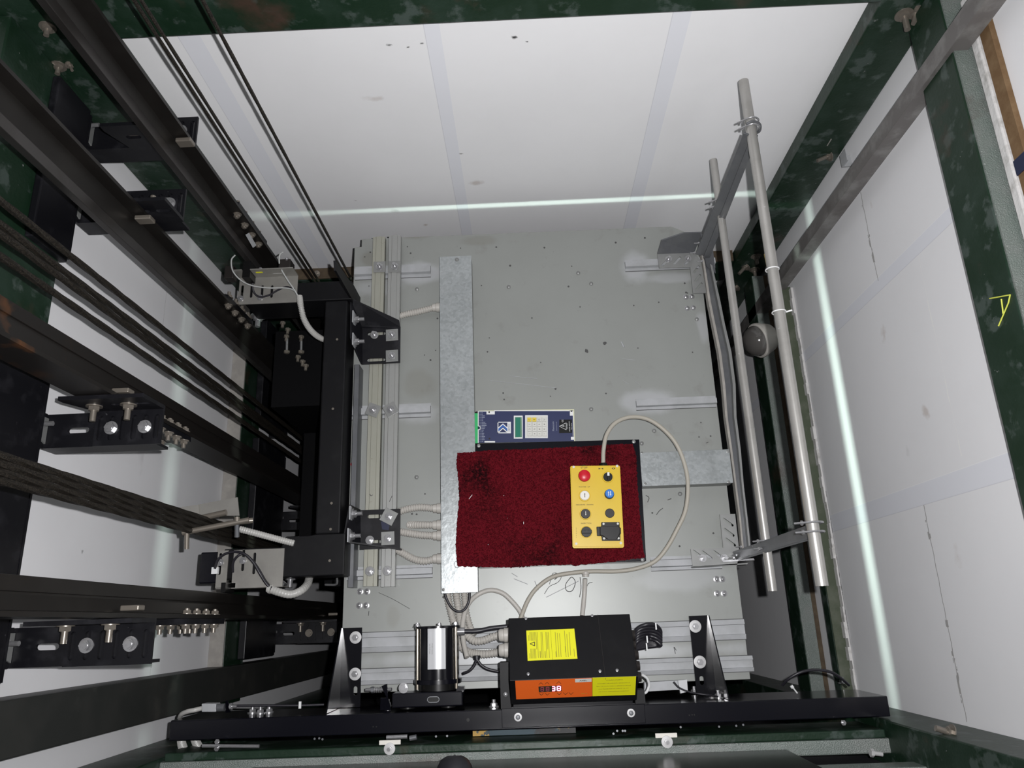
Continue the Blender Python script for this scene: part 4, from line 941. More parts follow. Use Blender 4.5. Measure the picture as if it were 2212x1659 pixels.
zg = (ZI0+ZI1)/2+.004
pg = P(1303, 1001, zg); pg2 = P(1260, 1002, zg)
gy = c11.y
for (q, R_, L_) in ((pg, .0125, .016), (pg2, .0095, .012)):
    q = Vector((q.x, I(.5, .97).y, zg)); MB().lathe(q, (0, 1, 0), [(0, R_), (L_*.6, R_), (L_*.62, R_*.85), (L_, R_*.8)], 12).build('cable_gland', M_blackpl, ib, True)
hose('thick grey control cable looping from the yellow box to the black door controller',
     [Vector((pg.x, I(.5, .97).y+.016, zg)), P(1304, 970, .10), P(1311, 938, .098), P(1330, 913, .094), P(1362, 901, .088), P(1400, 906, .082), P(1436, 930, .076), P(1464, 965, .071), P(1482, 1015, .066), P(1486, 1060, .066), P(1480, 1105, .064), P(1462, 1145, .058), P(1440, 1184, .048), P(1414, 1213, .040), P(1375, 1228, .030), P(1330, 1234, .026), P(1280, 1234, .026), P(1232, 1238, .028), P(1192, 1247, .024), P(1160, 1270, .02), P(1140, 1298, .02), P(1124, 1338, .03)], .0057, M_cable_g, None, 'cable', 'cable')
hose('thin beige hose arching over the roof in front of the carpet', [P(1009, 1420, .085), P(1001, 1385, .065), P(1000, 1345, .045), P(1010, 1308, .024), P(1030, 1286, .012), P(1058, 1275, .012), P(1085, 1281, .012), P(1106, 1299, .012), P(1124, 1322, .012), P(1132, 1345, .02)], .0064, M_conduit, None)
hose('straight beige hose with a gland running from the black box to the black door controller', [P(1264, 1250, .022), P(1263, 1275, .014), P(1261, 1300, .014), P(1258, 1330, .02)], .0062, M_conduit, None, gland=[(P(1265, 1234, .024), (-.02, -1, -.1), .0105, .014)])
# corrugated hoses leaving the front end of the long trunking
zt = .026
hose('left of the three corrugated hoses leaving the front end of the long trunking', [P(966, 1279, zt), P(969, 1300, .02), P(975, 1325, .016), P(982, 1352, .02), P(988, 1385, .022), P(1003, 1403, .030), P(1020, 1411, .038), P(1045, 1413, .05), P(1072, 1410, .055), P(1094, 1405, .06)], .0105, M_conduit, RIB)
hose('middle of the three corrugated hoses leaving the front end of the long trunking', [P(985, 1279, zt), P(988, 1300, .02), P(992, 1325, .018), P(998, 1350, .034), P(1010, 1372, .052), P(1025, 1384, .062), P(1045, 1383, .066), P(1068, 1375, .068), P(1094, 1371, .068)], .0105, M_conduit, RIB)
hose('right of the three corrugated hoses leaving the front end of the long trunking', [P(1003, 1279, zt), P(1005, 1305, .018), P(1010, 1335, .016), P(1017, 1358, .022), P(1023, 1374, .028)], .0092, M_conduit, RIB)
hose('black cable hanging in a U below the front end of the long trunking', [P(960, 1276, .04), P(964, 1292, .04), P(975, 1312, .04), P(990, 1321, .04), P(1004, 1316, .04), P(1013, 1298, .04), P(1015, 1276, .04)], .0034, M_cable_b, None, 'cable', 'cable')

# ================================================================== NAVY EMERGENCY TELEPHONE UNIT
ZM = .032
m00, m10, m01 = P(1033, 957, ZM), P(1242, 951, ZM), P(1032, 888.5, ZM)
mx_ = (m10-m00).normalized(); my_ = Vector((-mx_.y, mx_.x, 0)); Wm = (m10-m00).length; Hm = (m01-m00).dot(my_)
def Mx(px, py, z=0.0): # crop pixels of the close-up
    x = 1020+px*240/2212; y = 870+py*100/922
    q = P(x, y, ZM); return Vector((q.x, q.y, ZM+z))
ph = thing('telephone_unit', 'navy blue control unit with grey keypad and green display beside the trunking', 'control unit', tuple(Mx(1080, 470, -ZM+.0005)))
def mquad(name, pp, m, z=0.0, h=.0005):
    return MB().prism([tuple(Mx(x, y).to_2d()) for x, y in pp], ZM+z, ZM+z+h).build(name, m, ph)
ylow = 800
mquad('casing', [(128, ylow), (2048, ylow-30), (2030, 125), (128, 155)], M_pcb, -.0285, .0275)
mquad('fascia', [(128, ylow), (2030, ylow-30), (2010, 150), (128, 170)], M_navy, -.0009, .0009)
mquad('terminal_block', [(30, ylow), (112, ylow), (112, 205), (30, 205)], M_terminal, -.026, .024)
mquad('end_cap', [(30, 200), (112, 200), (112, 165), (80, 165), (30, 200)][:4], M_blackpl, -.026, .022)
mk = MB()
def mq(pp, z=.0001, h=.0003): mk.prism([tuple(Mx(x, y).to_2d()) for x, y in pp], ZM+z, ZM+z+h)
def mbox(x0, y0, x1, y1, **k): mq([(x0, y1), (x1, y1), (x1, y0), (x0, y0)], **k)
mbox(112, 170, 128, 470); mbox(112, 530, 128, ylow); mbox(128, 460, 172, 474); mbox(160, 460, 172, 540); mbox(128, 528, 172, 540); mbox(120, 164, 290, 176); mbox(285, 170, 450, 232)
mbox(440, 152, 2010, 166); mbox(1945, 155, 2012, 258); mbox(1965, 680, 2032, 740); mbox(245, 762, 455, 792); mbox(2005, 258, 2015, 680)
mbox(505, 380, 770, 396); mbox(505, 592, 770, 608); mbox(505, 380, 521, 608); mbox(700, 396, 770, 592)
mbox(828, 258, 1005, 714); mbox(1055, 250, 1505, 706)
mk.build('white_print', M_pwhite, ph)
mk = MB()   # chevron badge
def chev(y0, y1): mq([(522, y0+80), (612, y0), (700, y0+80), (700, y1+80), (612, y1), (522, y1+80)])
chev(412, 436); chev(496, 520)
mk.build('chevrons_white', M_pwhite, ph)
mk = MB(); chev(438, 462); mk.build('chevron_blue', M_midblue, ph); mk = MB(); chev(466, 486); mk.build('chevron_blue', M_midblue, ph)
disp = lab(mquad('display', [(852, 690), (990, 686), (985, 288), (850, 290)], M_lcdframe, .0004, .001), 'green display')
MB().prism([tuple(Mx(x, y).to_2d()) for x, y in [(868, 682), (958, 680), (955, 296), (866, 298)]], ZM+.0014, ZM+.0018).build('display_screen', M_lcd, disp)
kp = mquad('keypad', [(1068, 690), (1492, 684), (1488, 268), (1072, 272)], M_keys, .0004, .0012)
mk = MB(); keys = 'CGDU369#2580147*'
rows = [['1', '4', '7', '*'], ['2', '5', '8', '0'], ['3', '6', '9', '#'], ['C', 'E', 'D', 'U']]
for c_ in range(4):
    for r_ in range(4):
        cx = 1148+c_*98+r_*-3; cy = 625-r_*95
        ky = c_ in (0, 1) and r_ == 3
        K = MB(); K.prism([tuple(Mx(cx+sx*40, cy+sy*40).to_2d()) for sx, sy in ((-1, 1), (1, 1), (1, -1), (-1, -1))], ZM+.0016, ZM+.0030)
        ko = K.build('key', M_keyyellow if ky else M_keys, kp)
        K = MB()
        for (a, b_, c2, d) in ((-42, -42, 42, -38), (-42, 38, 42, 42), (-42, -42, -38, 42), (38, -42, 42, 42)):
            K.prism([tuple(Mx(cx+u, cy+v).to_2d()) for u, v in ((a, d), (c2, d), (c2, b_), (a, b_))], ZM+.0016, ZM+.0019)
        K.build('key_outline', M_darkgrey, kp)
        text('key_digit', rows[r_][c_], .0062, Mx(cx, cy, .0031), my_, -mx_, M_print, kp)
text('lettering', 'MEMCO', .0062, Mx(735, 494, .0005), my_, -mx_, M_navy, ph, sx=1.0)
text('lettering', 'Memcom', .0075, Mx(1615, 470, .0002), my_, -mx_, M_pgrey, ph, sx=1.0)
text('lettering', 'www.memco.co.uk', .0034, Mx(1680, 470, .0002), my_, -mx_, M_pgrey, ph)
mquad('warning_plate', [(1730, 605), (1990, 600), (1985, 335), (1735, 338)], M_blackpl, .0001, .0003)
text('lettering', 'MODEL 450 811', .0043, Mx(1938, 470, .0005), my_, -mx_, M_pwhite, ph); text('lettering', '12-24V 100mA', .0028, Mx(1893, 470, .0005), my_, -mx_, M_pwhite, ph); text('lettering', 'Made in the EU', .0030, Mx(1980, 470, .0005), my_, -mx_, M_pwhite, ph)
text('lettering', 'CE', .0062, Mx(1800, 362, .0005), my_, -mx_, M_pwhite, ph)
mk = MB()
for a, b_ in (((1735, 470), (1872, 400)), ((1872, 400), (1872, 540)), ((1872, 540), (1735, 470))): mk.tube([Mx(*a, .0006), Mx(*b_, .0006)], .0006, 5, sub=2)
for a, b_ in (((1770, 455), (1820, 480)), ((1820, 480), (1800, 450)), ((1800, 450), (1850, 470))): mk.tube([Mx(*a, .0006), Mx(*b_, .0006)], .0005, 5, sub=2)
mk.build('warning_triangle', M_pwhite, ph)
mk = MB()
for i in range(19):
    y = 200+i*31.5; mbox(140, y-3, 172, y+3); mbox(185, y-5, 200+[10, 8, 50, 50, 20, 18, 60, 80, 85, 60, 50, 32, 22, 38, 32, 56, 44, 50, 20][i], y+5)
mk.build('terminal_legends', M_pgrey, ph)
mk = MB()
for (x, y) in ((338, 188), (1975, 168), (345, 715)): mk.cyl(Mx(x, y, .0004), Mx(x, y, .0008), .0024, 14)
mk.build('round_symbols', M_darkgrey, ph)

# ================================================================== HANDRAIL ON THE RIGHT EDGE
hr = thing('handrail', 'aluminium tube handrail on two tilted flat posts along the right edge of the roof', 'handrail', (0.57, 0.6, 0.0))
ZP1, ZP2 = .24, .58
def avgx(a, b_, z): p, q = P(*a, z), P(*b_, z); return p, q
a, b_ = avgx((1541, 346), (1669, 1277), ZP1+.012); MB().cyl(a, b_, .0105, 20).build('middle_tube', M_alu, hr, True)
a2, b2 = avgx((1606, 176), (1776, 1266), ZP2+.012); MB().cyl(a2, b2, .0120, 20).build('top_tube', M_alu, hr, True)
# posts: flat bars
def post(bot, top, w_, m, name='post'):
    """bot/top: pairs of (left, right) pixel corners with heights"""
    (l0, r0, z0), (l1, r1, z1) = bot, top
    q = [P(*l0, z0), P(*r0, z0), P(*r1, z1), P(*l1, z1)]
    nrm = (q[1]-q[0]).cross(q[3]-q[0]).normalized()
    if nrm.z < 0: nrm = -nrm
    MB().quadslab(q, w_, -nrm).build(name, m, hr, bevel=.001)
post(((1502, 549), (1530, 558), .03), ((1606, 288), (1634, 296), .60), .004, M_darkgalv)
post(((1518, 560), (1531, 563), .03), ((1622, 297), (1636, 300), .60), .012, M_darkgalv, 'post_flange')
post(((1582, 1192), (1590, 1209), .03), ((1757, 1130), (1763, 1160), .58), .004, M_darkgalv)
post(((1590, 1206), (1593, 1212), .03), ((1763, 1155), (1765, 1163), .58), .010, M_darkgalv, 'post_flange')
def ubolt(c, r_, dirx, diry, L_):
    """u-bolt round a tube running in y: two legs pointing along dirx"""
    for s_ in (-1, 1):
        q = c+Vector((0, s_*.009, 0)); mk = MB()
        mk.tube([q+Vector((-L_, 0, -.004)), q+Vector((0, 0, r_+.003)), q+Vector((r_+.006, 0, r_*.5)), q+Vector((r_+.006, 0, -r_))], .0022, 8); mk.build('u_bolt', M_bolt, hr, True)
        MB().cyl(q+Vector((-L_*.55, 0, 0)), q+Vector((-L_*.55-.004, 0, 0)), .005, 6).build('nut', M_bolt, hr, True)
def ontube(A, B, Y): k = (Y-A.y)/(B.y-A.y); return A.lerp(B, k)
ubolt(ontube(a2, b2, P(1622, 276, ZP2).y), .0125, 0, 0, .028); ubolt(ontube(a2, b2, P(1768, 1140, ZP2).y), .0125, 0, 0, .034)
ubolt(ontube(a, b_, P(1556, 446, ZP1).y), .0105, 0, 0, .030); ubolt(ontube(a, b_, P(1648, 1178, ZP1).y), .0105, 0, 0, .03)
lab(MB().tube([P(1612, 268, ZP2+.025), P(1626, 262, ZP2+.028), P(1641, 268, ZP2+.02), P(1640, 284, ZP2+.0), P(1622, 290, ZP2+.02)], .003, 8).build('clamp', M_darkgalv, hr, True), 'dull clamp on the top tube')
# bases
def slotted(pp, z, slots, name='base_plate', m=M_midgalv, h=.003):
    hs = []
    for (x, y, L_, W_, an) in slots:
        q = P(x, y, z); hs.append(slot(q.x, q.y, L_, W_, an))
    MB().prism([tuple(P(x, y, z).to_2d()) for x, y in pp], z-h, z, 'z', hs).build(name, m, hr)
slotted([(1420, 549), (1424, 579), (1491, 577), (1497, 634), (1526, 633), (1514, 562), (1500, 546)], .024, [(1436, 568, .030, .0065, .8), (1463, 563, .034, .0065, .8), (1484, 567, .024, .006, .8), (1504, 582, .032, .0062, .85), (1507, 601, .032, .0062, .85), (1510, 619, .032, .0062, .85)])
q = [P(1420, 549, .024), P(1500, 546, .024), P(1516, 503, .085), P(1476, 504, .085), P(1429, 520, .06)]
mk = MB(); lo = [mk.bm.verts.new(v+Vector((0, .004, 0))) for v in q]; hi = [mk.bm.verts.new(v) for v in q]
mk.face(hi); mk.face(lo[::-1])
for i in range(5): mk.face([lo[i], lo[(i+1) % 5], hi[(i+1) % 5], hi[i]])
mk.build('base_gusset', M_darkgalv, hr)
MB().quadslab([P(1512, 502, .085), P(1538, 520, .085), P(1546, 590, .024), P(1526, 575, .024)], .003).build('base_cheek', M_darkgalv, hr)
slotted([(1555, 1111), (1588, 1110), (1597, 1190), (1592, 1222), (1496, 1223), (1492, 1186), (1562, 1183)], .024, [(1573, 1128, .034, .0062, -.7), (1575, 1150, .034, .0062, -.7), (1578, 1171, .034, .0062, -.7), (1506, 1196, .030, .0065, -.7), (1527, 1199, .034, .0065, -.7), (1550, 1197, .030, .0065, -.7)])
MB().quadslab([P(1493, 1224, .024), P(1616, 1216, .024), P(1614, 1219, .024), P(1494, 1228, .0)], .002).build('base_lip', M_midgalv, hr)
MB().quadslab([P(1560, 1211, .04), P(1628, 1206, .04), P(1630, 1210, .04), P(1562, 1214, .04)], .002).build('base_blade', M_bolt, hr)
for (x, y) in ((1444, 560), (1486, 559), (1518, 1206), (1564, 1205)): MB().bolt(P(x, y, .024), (0, 0, 1), .007, .010, .010).build('bolt', M_bolt, hr, True)
for (x, y, z, d) in ((1512, 525, .07, (-1, 0, 0)), (1503, 546, .06, (-1, 0, 0)), (1519, 564, .04, (-1, 0, 0)), (1594, 1199, .05, (-1, 0, 0)), (1588, 1205, .05, (-1, 0, 0)), (1604, 1181, .05, (-1, 0, 0)), (1642, 1181, .20, (-1, .1, 0))):
    q = P(x, y, z); MB().cyl(q, q+Vector(d)*.018, .0018, 8).cyl(q+Vector(d)*.002, q+Vector(d)*.006, .0042, 6).build('stud', M_bolt, hr, True)
# toe board: channel with a slight bow
tbp = [(1514, 1531, 545), (1519, 1538, 570), (1530, 1556, 650), (1540, 1566, 700), (1552, 1580, 760), (1561, 1589, 830), (1567, 1591, 900), (1577, 1600, 970), (1588, 1607, 1051), (1597, 1615, 1120), (1603, 1622, 1185)]
mkw, mka, mkb = MB(), MB(), MB()
def strip(mk, f0, f1, z0, z1):
    prev = None
    for (l, r_, y) in tbp:
        A = P(l, y, .035); B = P(r_, y, .035)
        u = A.lerp(B, f0); v = A.lerp(B, f1)
        ring = [mk.bm.verts.new((u.x, u.y, z0)), mk.bm.verts.new((v.x, v.y, z0)), mk.bm.verts.new((v.x, v.y, z1)), mk.bm.verts.new((u.x, u.y, z1))]
        if prev:
            for k in range(4): mk.face([prev[k], prev[(k+1) % 4], ring[(k+1) % 4], ring[k]])
        else: mk.face(ring[::-1])
        prev = ring
    mk.face(prev)
strip(mkw, .18, .78, .012, .015); mkw.build('toe_board', M_darkgalv, hr)
strip(mka, 0, .2, .012, .035); mka.build('toe_board_flange', M_concrete, hr)
strip(mkb, .78, 1.0, .012, .035); mkb.build('toe_board_flange', M_midgalv, hr)  # flanges paler than the web: light caught on their edges, painted in
# yellow measuring stick tied to the top tube
k0 = P(1653, 545, ZP2-.002); k1 = P(1687, 712, ZP2-.002)
ms = thing('folding_rule', 'thin yellow stick tied along the top tube of the handrail', 'stick', tuple(k0))
MB().quadslab([k0, k0+Vector((.006, 0, 0)), k1+Vector((.006, 0, 0)), k1], .010).build('stick', mat('yellow_stick', (0.55, 0.40, 0.10), 0.6), ms)
for (yy, l) in ((587, 'cable tie nearest the back wall of the two round the top handrail tube'), (679, 'cable tie with a sticking out end, further down the top handrail tube')):
    c = ontube(a2, b2, P(1680, yy, ZP2).y); mk = MB(); R_ = .0142
    mk.tube([c+Vector((R_*math.cos(k*PI/5)-.001, 0, R_*math.sin(k*PI/5))) for k in range(11)], .0014, 6)
    if yy > 600: mk.cyl(c+Vector((R_, 0, 0)), c+Vector((R_+.012, .002, .004)), .0018, 6)
    o = mk.build('cable_tie', M_pwhite, None, True); tag(o, 'white '+l, 'cable tie')

# ================================================================== SHAFT LAMP on the lower right corner
lc = P(1636, 736, -.30)
la = thing('bulkhead_lamp', 'round unlit shaft lamp with smoked glass on the corner column below the handrail', 'lamp', tuple(lc))
ax = Vector((-.93, -.30, .20)).normalized()
MB().lathe(lc, ax, [(-.055, .030), (-.05, .046), (-.01, .060), (.0, .060), (.004, .056)], 28).build('lamp_body', M_conduit, la, True)
MB().lathe(lc, ax, [(.002, .054), (.012, .052), (.03, .042), (.042, .025), (.046, .0)], 28).build('lamp_glass', M_glassdark, la, True)
MB().cyl(lc-ax*.02+Vector((.02, .01, -.01)), lc+Vector((.10, .055, -.03)), .014, 14).build('cable_spout', M_conduit, la, True)

# ================================================================== DOOR OPERATOR HEADER
ZH = .18; HX0, HX1, HY0, HY1 = -.872, .822, -.242, -.198
hd = thing('door_operator_header', 'long glossy black header beam of the door operator along the front edge', 'door header', (0, -.22, .0))
MB().box(HX0, HX1, HY0, HY1, ZH-.004, ZH).build('top_flange', M_blacksatin, hd, bevel=.003)
MB().box(HX0, HX1, HY1-.004, HY1, .0, ZH-.0042).build('front_face', M_blackgloss, hd)
MB().box(HX0, HX1, HY0, HY0+.003, .02, ZH-.0042).build('back_face', M_blacksatin, hd)
MB().box(HX0, HX0+.003, HY0+.0032, HY1-.0042, .01, ZH-.0042).build('end_cap', M_blacksatin, hd)
MB().box(HX1-.003, HX1, HY0+.0032, HY1-.0042, .01, ZH-.0042).build('end_cap', M_blacksatin, hd)
for (x, y) in ((1011, 1555), (806, 1570), (813, 1570), (1489, 1545), (1495, 1544), (1500, 1544)):
    q = P(x, y, ZH); MB().cyl(q-Vector((0, 0, .0002)), q+Vector((0, 0, .0004)), .0016 if x != 1011 else .004, 10).build('hole', M_blackpl, hd)
for (x, y, zz) in ((545, 1540, .12), (562, 1541, .12), (581, 1543-4, .10), (1552, 1507, .13), (723, 1527, .14), (753, 1519, .14), (838, 1525, .15), (1520, 1500, .12), (1067, 1527, .15), (1820, 1476, .03), (1500, 1497, .09)):
    q = PY(x, y, HY1); MB().bolt(q, (0, 1, 0), .0085, .012, .008).build('bolt', M_bolt, hd, True)
# rods and clips behind the beam, above the landing doors
MB().cyl(P(437, 1611, .205), P(560, 1612, .205), .004, 10).build('rod', M_bolt, hd, True)
MB().bolt(P(469, 1616, .208), (0, -.3, 1), .006).build('bolt', M_bolt, hd, True); MB().bolt(P(470, 1603, .205), (0, .3, 1), .006).build('bolt', M_bolt, hd, True)
MB().cyl(P(835, 1593, .18), P(880, 1591, .18), .005, 10).build('rod', M_bolt, hd, True)
MB().cyl(P(885, 1595, .18), P(900, 1592, .18), .006, 12).build('roller', M_darkgalv, hd, True)
for (x, y) in ((680, 1599), (690, 1598), (697, 1600), (942, 1594), (966, 1593), (1325, 1588), (1333, 1582), (1345, 1582), (1350, 1582), (1470, 1574), (1553, 1573), (1590, 1571), (1605, 1569)):
    MB().bolt(P(x, y-3, .165), (0, .2, 1), .0027).build('small_bolt', M_darkgalv, hd, True)
dp = thing('painted_panel', 'blue and yellow patterned panel seen through the gap between header and landing edge', 'panel', (0, -.25, -.2))
x0 = P(1028, 1590, .0).x; x1 = P(1240, 1582, .0).x
MB().box(x0, x1, -.2645, -.2435, -.3, .10).build('panel', M_bluedoor, dp)
for (x, y, l) in ((842, 1613, 'white plastic roller bracket on the landing edge near the bottom left'), (1440, 1598, 'white plastic roller bracket on the landing edge below the header middle')):
    q = P(x, y, .205)
    if True:
        t_ = thing('roller_bracket', l, 'bracket', tuple(q))
        MB().box(q.x-.025, q.x+.025, q.y+.004, q.y+.014, .201, .206).build('plate', M_white, t_, bevel=.001)
        MB().lathe(q+Vector((0, -.004, 0)), (0, 0, 1), [(0, .013), (.004, .013), (.0045, .006), (.009, .006), (.010, .0)], 20).build('roller', M_washer, t_, True)
        MB().bolt(q+Vector((0, -.004, .0101)), (0, 0, 1), .0045).build('bolt', M_bolt, t_, True)
MB_ = thing('bolt_stub', 'small bright bolt head on the green beam right of the header', 'bolt', tuple(P(1821, 1560, .2)))
MB().bolt(P(1821, 1561, .201), (0, 0, 1), .006, None, .006).build('bolt', M_bolt, MB_, True)

# two triangular brackets carrying the header
def hbracket(label, left):
    o = thing('header_bracket', label, 'bracket', (-.47 if left else .47, -.1, .012))
    z = .0255; s_ = -1 if left else 1
    if left:
        A, B = P(738, 1357, z), P(781, 1356, z); C = P(779, 1545, z)
    else:
        A, B = P(1530, 1329, z), P(1489, 1331, z); C = P(1506, 1520, z)
    xi = (B.x+C.x)/2; xo = A.x; yt = A.y; yb = HY1+.0012
    hs = []
    for (x, y) in (((768, 1492),) if left else ((1516, 1470),)):
        q = P(x, y, z); hs.append(slot(q.x, q.y, .022, .0105, PI/2))
    MB().prism([(min(xi, xo), yb), (max(xi, xo), yb), (max(xi, xo), yt), (min(xi, xo), yt)], z-.003, z, 'z', hs).build('flange', M_blackgloss, o)
    # upright triangular web standing on the outer edge of the flange
    MB().prism([(yt, z), (yt, z+.006), (yb, .150), (yb, z)], xo-.0015 if left else xo-.0015, xo+.0015, 'x').build('web', M_blackgloss, o)
    for (x, y) in (((768, 1377), (767, 1456)) if left else ((1502, 1353), (1512, 1430))):
        q = P(x, y, z+.002); MB().lathe(q-Vector((0, 0, .0018)), (0, 0, 1), [(0, .0155), (.002, .0155), (.0024, .012)], 24).build('washer', M_washer, o, True)
        MB().bolt(q+Vector((0, 0, .0008)), (0, 0, 1), .0085, None, .004).build('bolt', M_bolt, o, True)
    for (x, y) in (((723, 1527), ) if left else ()):
        pass
    return o
hbracket('left of the two glossy black triangular brackets bolted to the front of the roof', True)
hbracket('right of the two glossy black triangular brackets bolted to the front of the roof', False)

# adjusting screw and bent lever between the left bracket and the motor
t = thing('adjusting_screw', 'small threaded adjusting screw with spring and bent lever left of the motor', 'screw', tuple(P(820, 1488, .11)))
MB().cyl(P(790, 1490, .12), P(846, 1489, .13), .0042, 12).build('threaded_rod', M_bolt, t, True)
mk = MB()
for k in range(4): mk.cyl(P(809+k*4.5, 1490, .122), P(811+k*4.5, 1490, .122), .0072, 14)
mk.build('spring', M_bolt, t, True)
MB().cyl(P(802, 1490, .122), P(808, 1490, .122), .0075, 6).build('nut', M_darkgalv, t, True)
MB().quadslab([P(824, 1482, .14), P(836, 1477, .14), P(838, 1510, .13), P(844, 1530, .12), P(822, 1532, .12)][:4], .004).build('lever', M_blacksatin, t)
MB().quadslab([P(822, 1508, .13), P(838, 1508, .13), P(845, 1534, .12), P(821, 1534, .12)], .004).build('lever_foot', M_blacksatin, t)
# white galvanised strip with wires between the controller and the right bracket
t = thing('profile_strip', 'short light galvanised strip between the black controller and the right bracket', 'strip', tuple(P(1440, 1478, .03)))
MB().quadslab([P(1392, 1474, .04), P(1392, 1494, .04), P(1482, 1489, .04), P(1482, 1469, .04)], .02).build('strip', M_spray, t)
MB().quadslab([P(1465, 1470, .055), P(1470, 1498, .055), P(1486, 1494, .055), P(1484, 1468, .055)], .012).build('cover', M_silver, t)
hose('thin black wire drooping from the light strip to the right bracket', [P(1455, 1473, .07), P(1468, 1486, .07), P(1490, 1495, .07), P(1512, 1499, .07), P(1535, 1502, .08), P(1550, 1505, .10)], .0022, M_cable_b, None, 'wire', 'wire')
hose('black cable arching over the header beside the right wall', [P(1690, 1480, .06), P(1704, 1466, .08), P(1730, 1452, .09), P(1762, 1447, .09), P(1795, 1452, .09), P(1818, 1466, .08), P(1834, 1480, .06)], .0036, M_cable_b, None, 'cable', 'cable')
hose('black cable lying along the left half of the header face', [P(480, 1525, .12), P(560, 1524, .11), P(640, 1524, .10), P(700, 1522, .09)], .0030, M_cable_b, None, 'cable', 'cable')
for (x, y) in ((648, 1523), ):
    q = P(x, y, .115); t = thing('cable_tie', 'white cable tie round the black cable on the left half of the header', 'cable tie', tuple(q))
    MB().box(q.x-.003, q.x+.003, q.y-.008, q.y+.008, q.z-.002, q.z+.001).build('tie', M_pwhite, t)
q = P(1714, 1488, .115); t = thing('cable_tie', 'white cable tie on the right half of the header near the right wall', 'cable tie', tuple(q)); mk = MB(); mk.cyl(P(1711, 1483, .10), P(1722, 1497, .12), .0018, 8); mk.cyl(P(1709, 1481, .10), P(1713, 1486, .10), .004, 8); mk.build('tie', M_pwhite, t)
# left end switch
t = thing('end_switch', 'small silver sensor block with rod on the left end of the header', 'switch', tuple(P(450, 1530, .13)))
MB().quadslab([P(435, 1520, .15), P(435, 1538, .15), P(466, 1538, .15), P(466, 1520, .15)], .03).build('sensor_block', M_spray, t, bevel=.002)
MB().cyl(P(466, 1529, .14), P(486, 1528, .14), .009, 14).build('sensor_barrel', M_darkgalv, t, True)
MB().quadslab([P(487, 1515, .16), P(487, 1540, .12), P(497, 1539, .12), P(492, 1513, .16)], .003).build('bent_plate', M_blacksatin, t)
MB().cyl(P(495, 1526, .14), P(511, 1526, .14), .004, 10).cyl(P(497, 1526, .14), P(502, 1526, .14), .008, 6).build('rod', M_bolt, t, True)
hose('pale cable end curling round the left end of the header', [P(388, 1552, .12), P(392, 1543, .14), P(405, 1537, .15), P(420, 1534, .15), P(436, 1530, .14)], .0055, M_conduit_w, None, 'cable', 'cable')
hose('left of two corrugated hoses below the left end of the header', [P(391, 1594, .06), P(394, 1612, .09), P(404, 1632, .13), P(425, 1650, .17)], .0105, M_conduit_w, (.0062, .0026))
hose('right of two corrugated hoses below the left end of the header', [P(420, 1594, .06), P(428, 1612, .09), P(442, 1632, .13), P(462, 1648, .17)], .0105, M_conduit_w, (.0062, .0026))

# ================================================================== MOTOR
ZMt = .115
mtx = P(940, 1420, ZMt+.06).x
def my(py, z): return P(940, py, z).y
yt, yf = my(1352, ZMt), my(1466, ZMt)
R_m = (P(990, 1410, ZMt).x-P(890, 1410, ZMt).x)/2*.90
mo = thing('door_motor', 'black door motor with white name plate between two brass coloured tie rods', 'motor', (mtx, yf, ZMt))
MB().lathe((mtx, yf, ZMt), (0, 1, 0), [(0, R_m), (yt-yf-.006, R_m)], 48).build('motor_body', M_blackgloss, mo, True)
MB().lathe((mtx, yt-.006, ZMt), (0, 1, 0), [(0, R_m*1.10), (.005, R_m*1.10), (.006, R_m*1.07)], 48).build('end_plate', M_blackgloss, mo, True)
MB().lathe((mtx, yf-.010, ZMt), (0, 1, 0), [(0, R_m*1.12), (.010, R_m*1.12)], 48).build('front_flange', M_blacksatin, mo, True)
MB().lathe((mtx, yf-.026, ZMt), (0, 1, 0), [(0, R_m*.86), (.016, R_m*.86)], 48).build('gear_neck', M_blackpl, mo, True)
for s_ in (-1, 1):
    rx = mtx+s_*R_m*.91
    MB().cyl((rx, yf-.022, ZMt+R_m*.55), (rx, yt-.004, ZMt+R_m*.55), .0036, 14).build('tie_rod', M_brass, mo, True)
    MB().bolt((rx, yt, ZMt+R_m*.55), (0, 1, 0), .0065, .009).build('bolt', M_bolt, mo, True)
MB().bolt((mtx+.008, yt, ZMt+R_m*.75), (0, 1, 0), .005, .007).build('bolt', M_bolt, mo, True)
# name plate wrapped on the cylinder
mk = MB(); a0, a1 = math.radians(99), math.radians(60); prev = None
yp0, yp1 = my(1446, ZMt+R_m), my(1357, ZMt+R_m)
for k in range(13):
    a = math.radians(112)+(math.radians(63)-math.radians(112))*k/12; r = R_m+.0006
    v = [mk.bm.verts.new((mtx+r*math.cos(a), yp0, ZMt+r*math.sin(a))), mk.bm.verts.new((mtx+r*math.cos(a), yp1, ZMt+r*math.sin(a)))]
    if prev: mk.face([prev[0], v[0], v[1], prev[1]])
    prev = v
npl = lab(mk.build('name_plate', M_silver, mo, True), 'white name plate')
zt_ = ZMt+R_m+.0008
for (dx, b_, s_) in ((-.010, 'TYPE  24V DC  0.5A', .0028), (-.004, 'MOTOR N  2000 rpm', .0028)): text('lettering', b_, s_, (mtx+dx-.004, (yp0+yp1)/2, zt_-.001), (0, 1, 0), (-1, 0, 0), M_print, npl)
text('lettering', 'AXEL', .0075, (mtx+.012, yp0+.020, zt_-.0022), (0, 1, 0), Vector((-1, 0, .25)), M_print, npl)
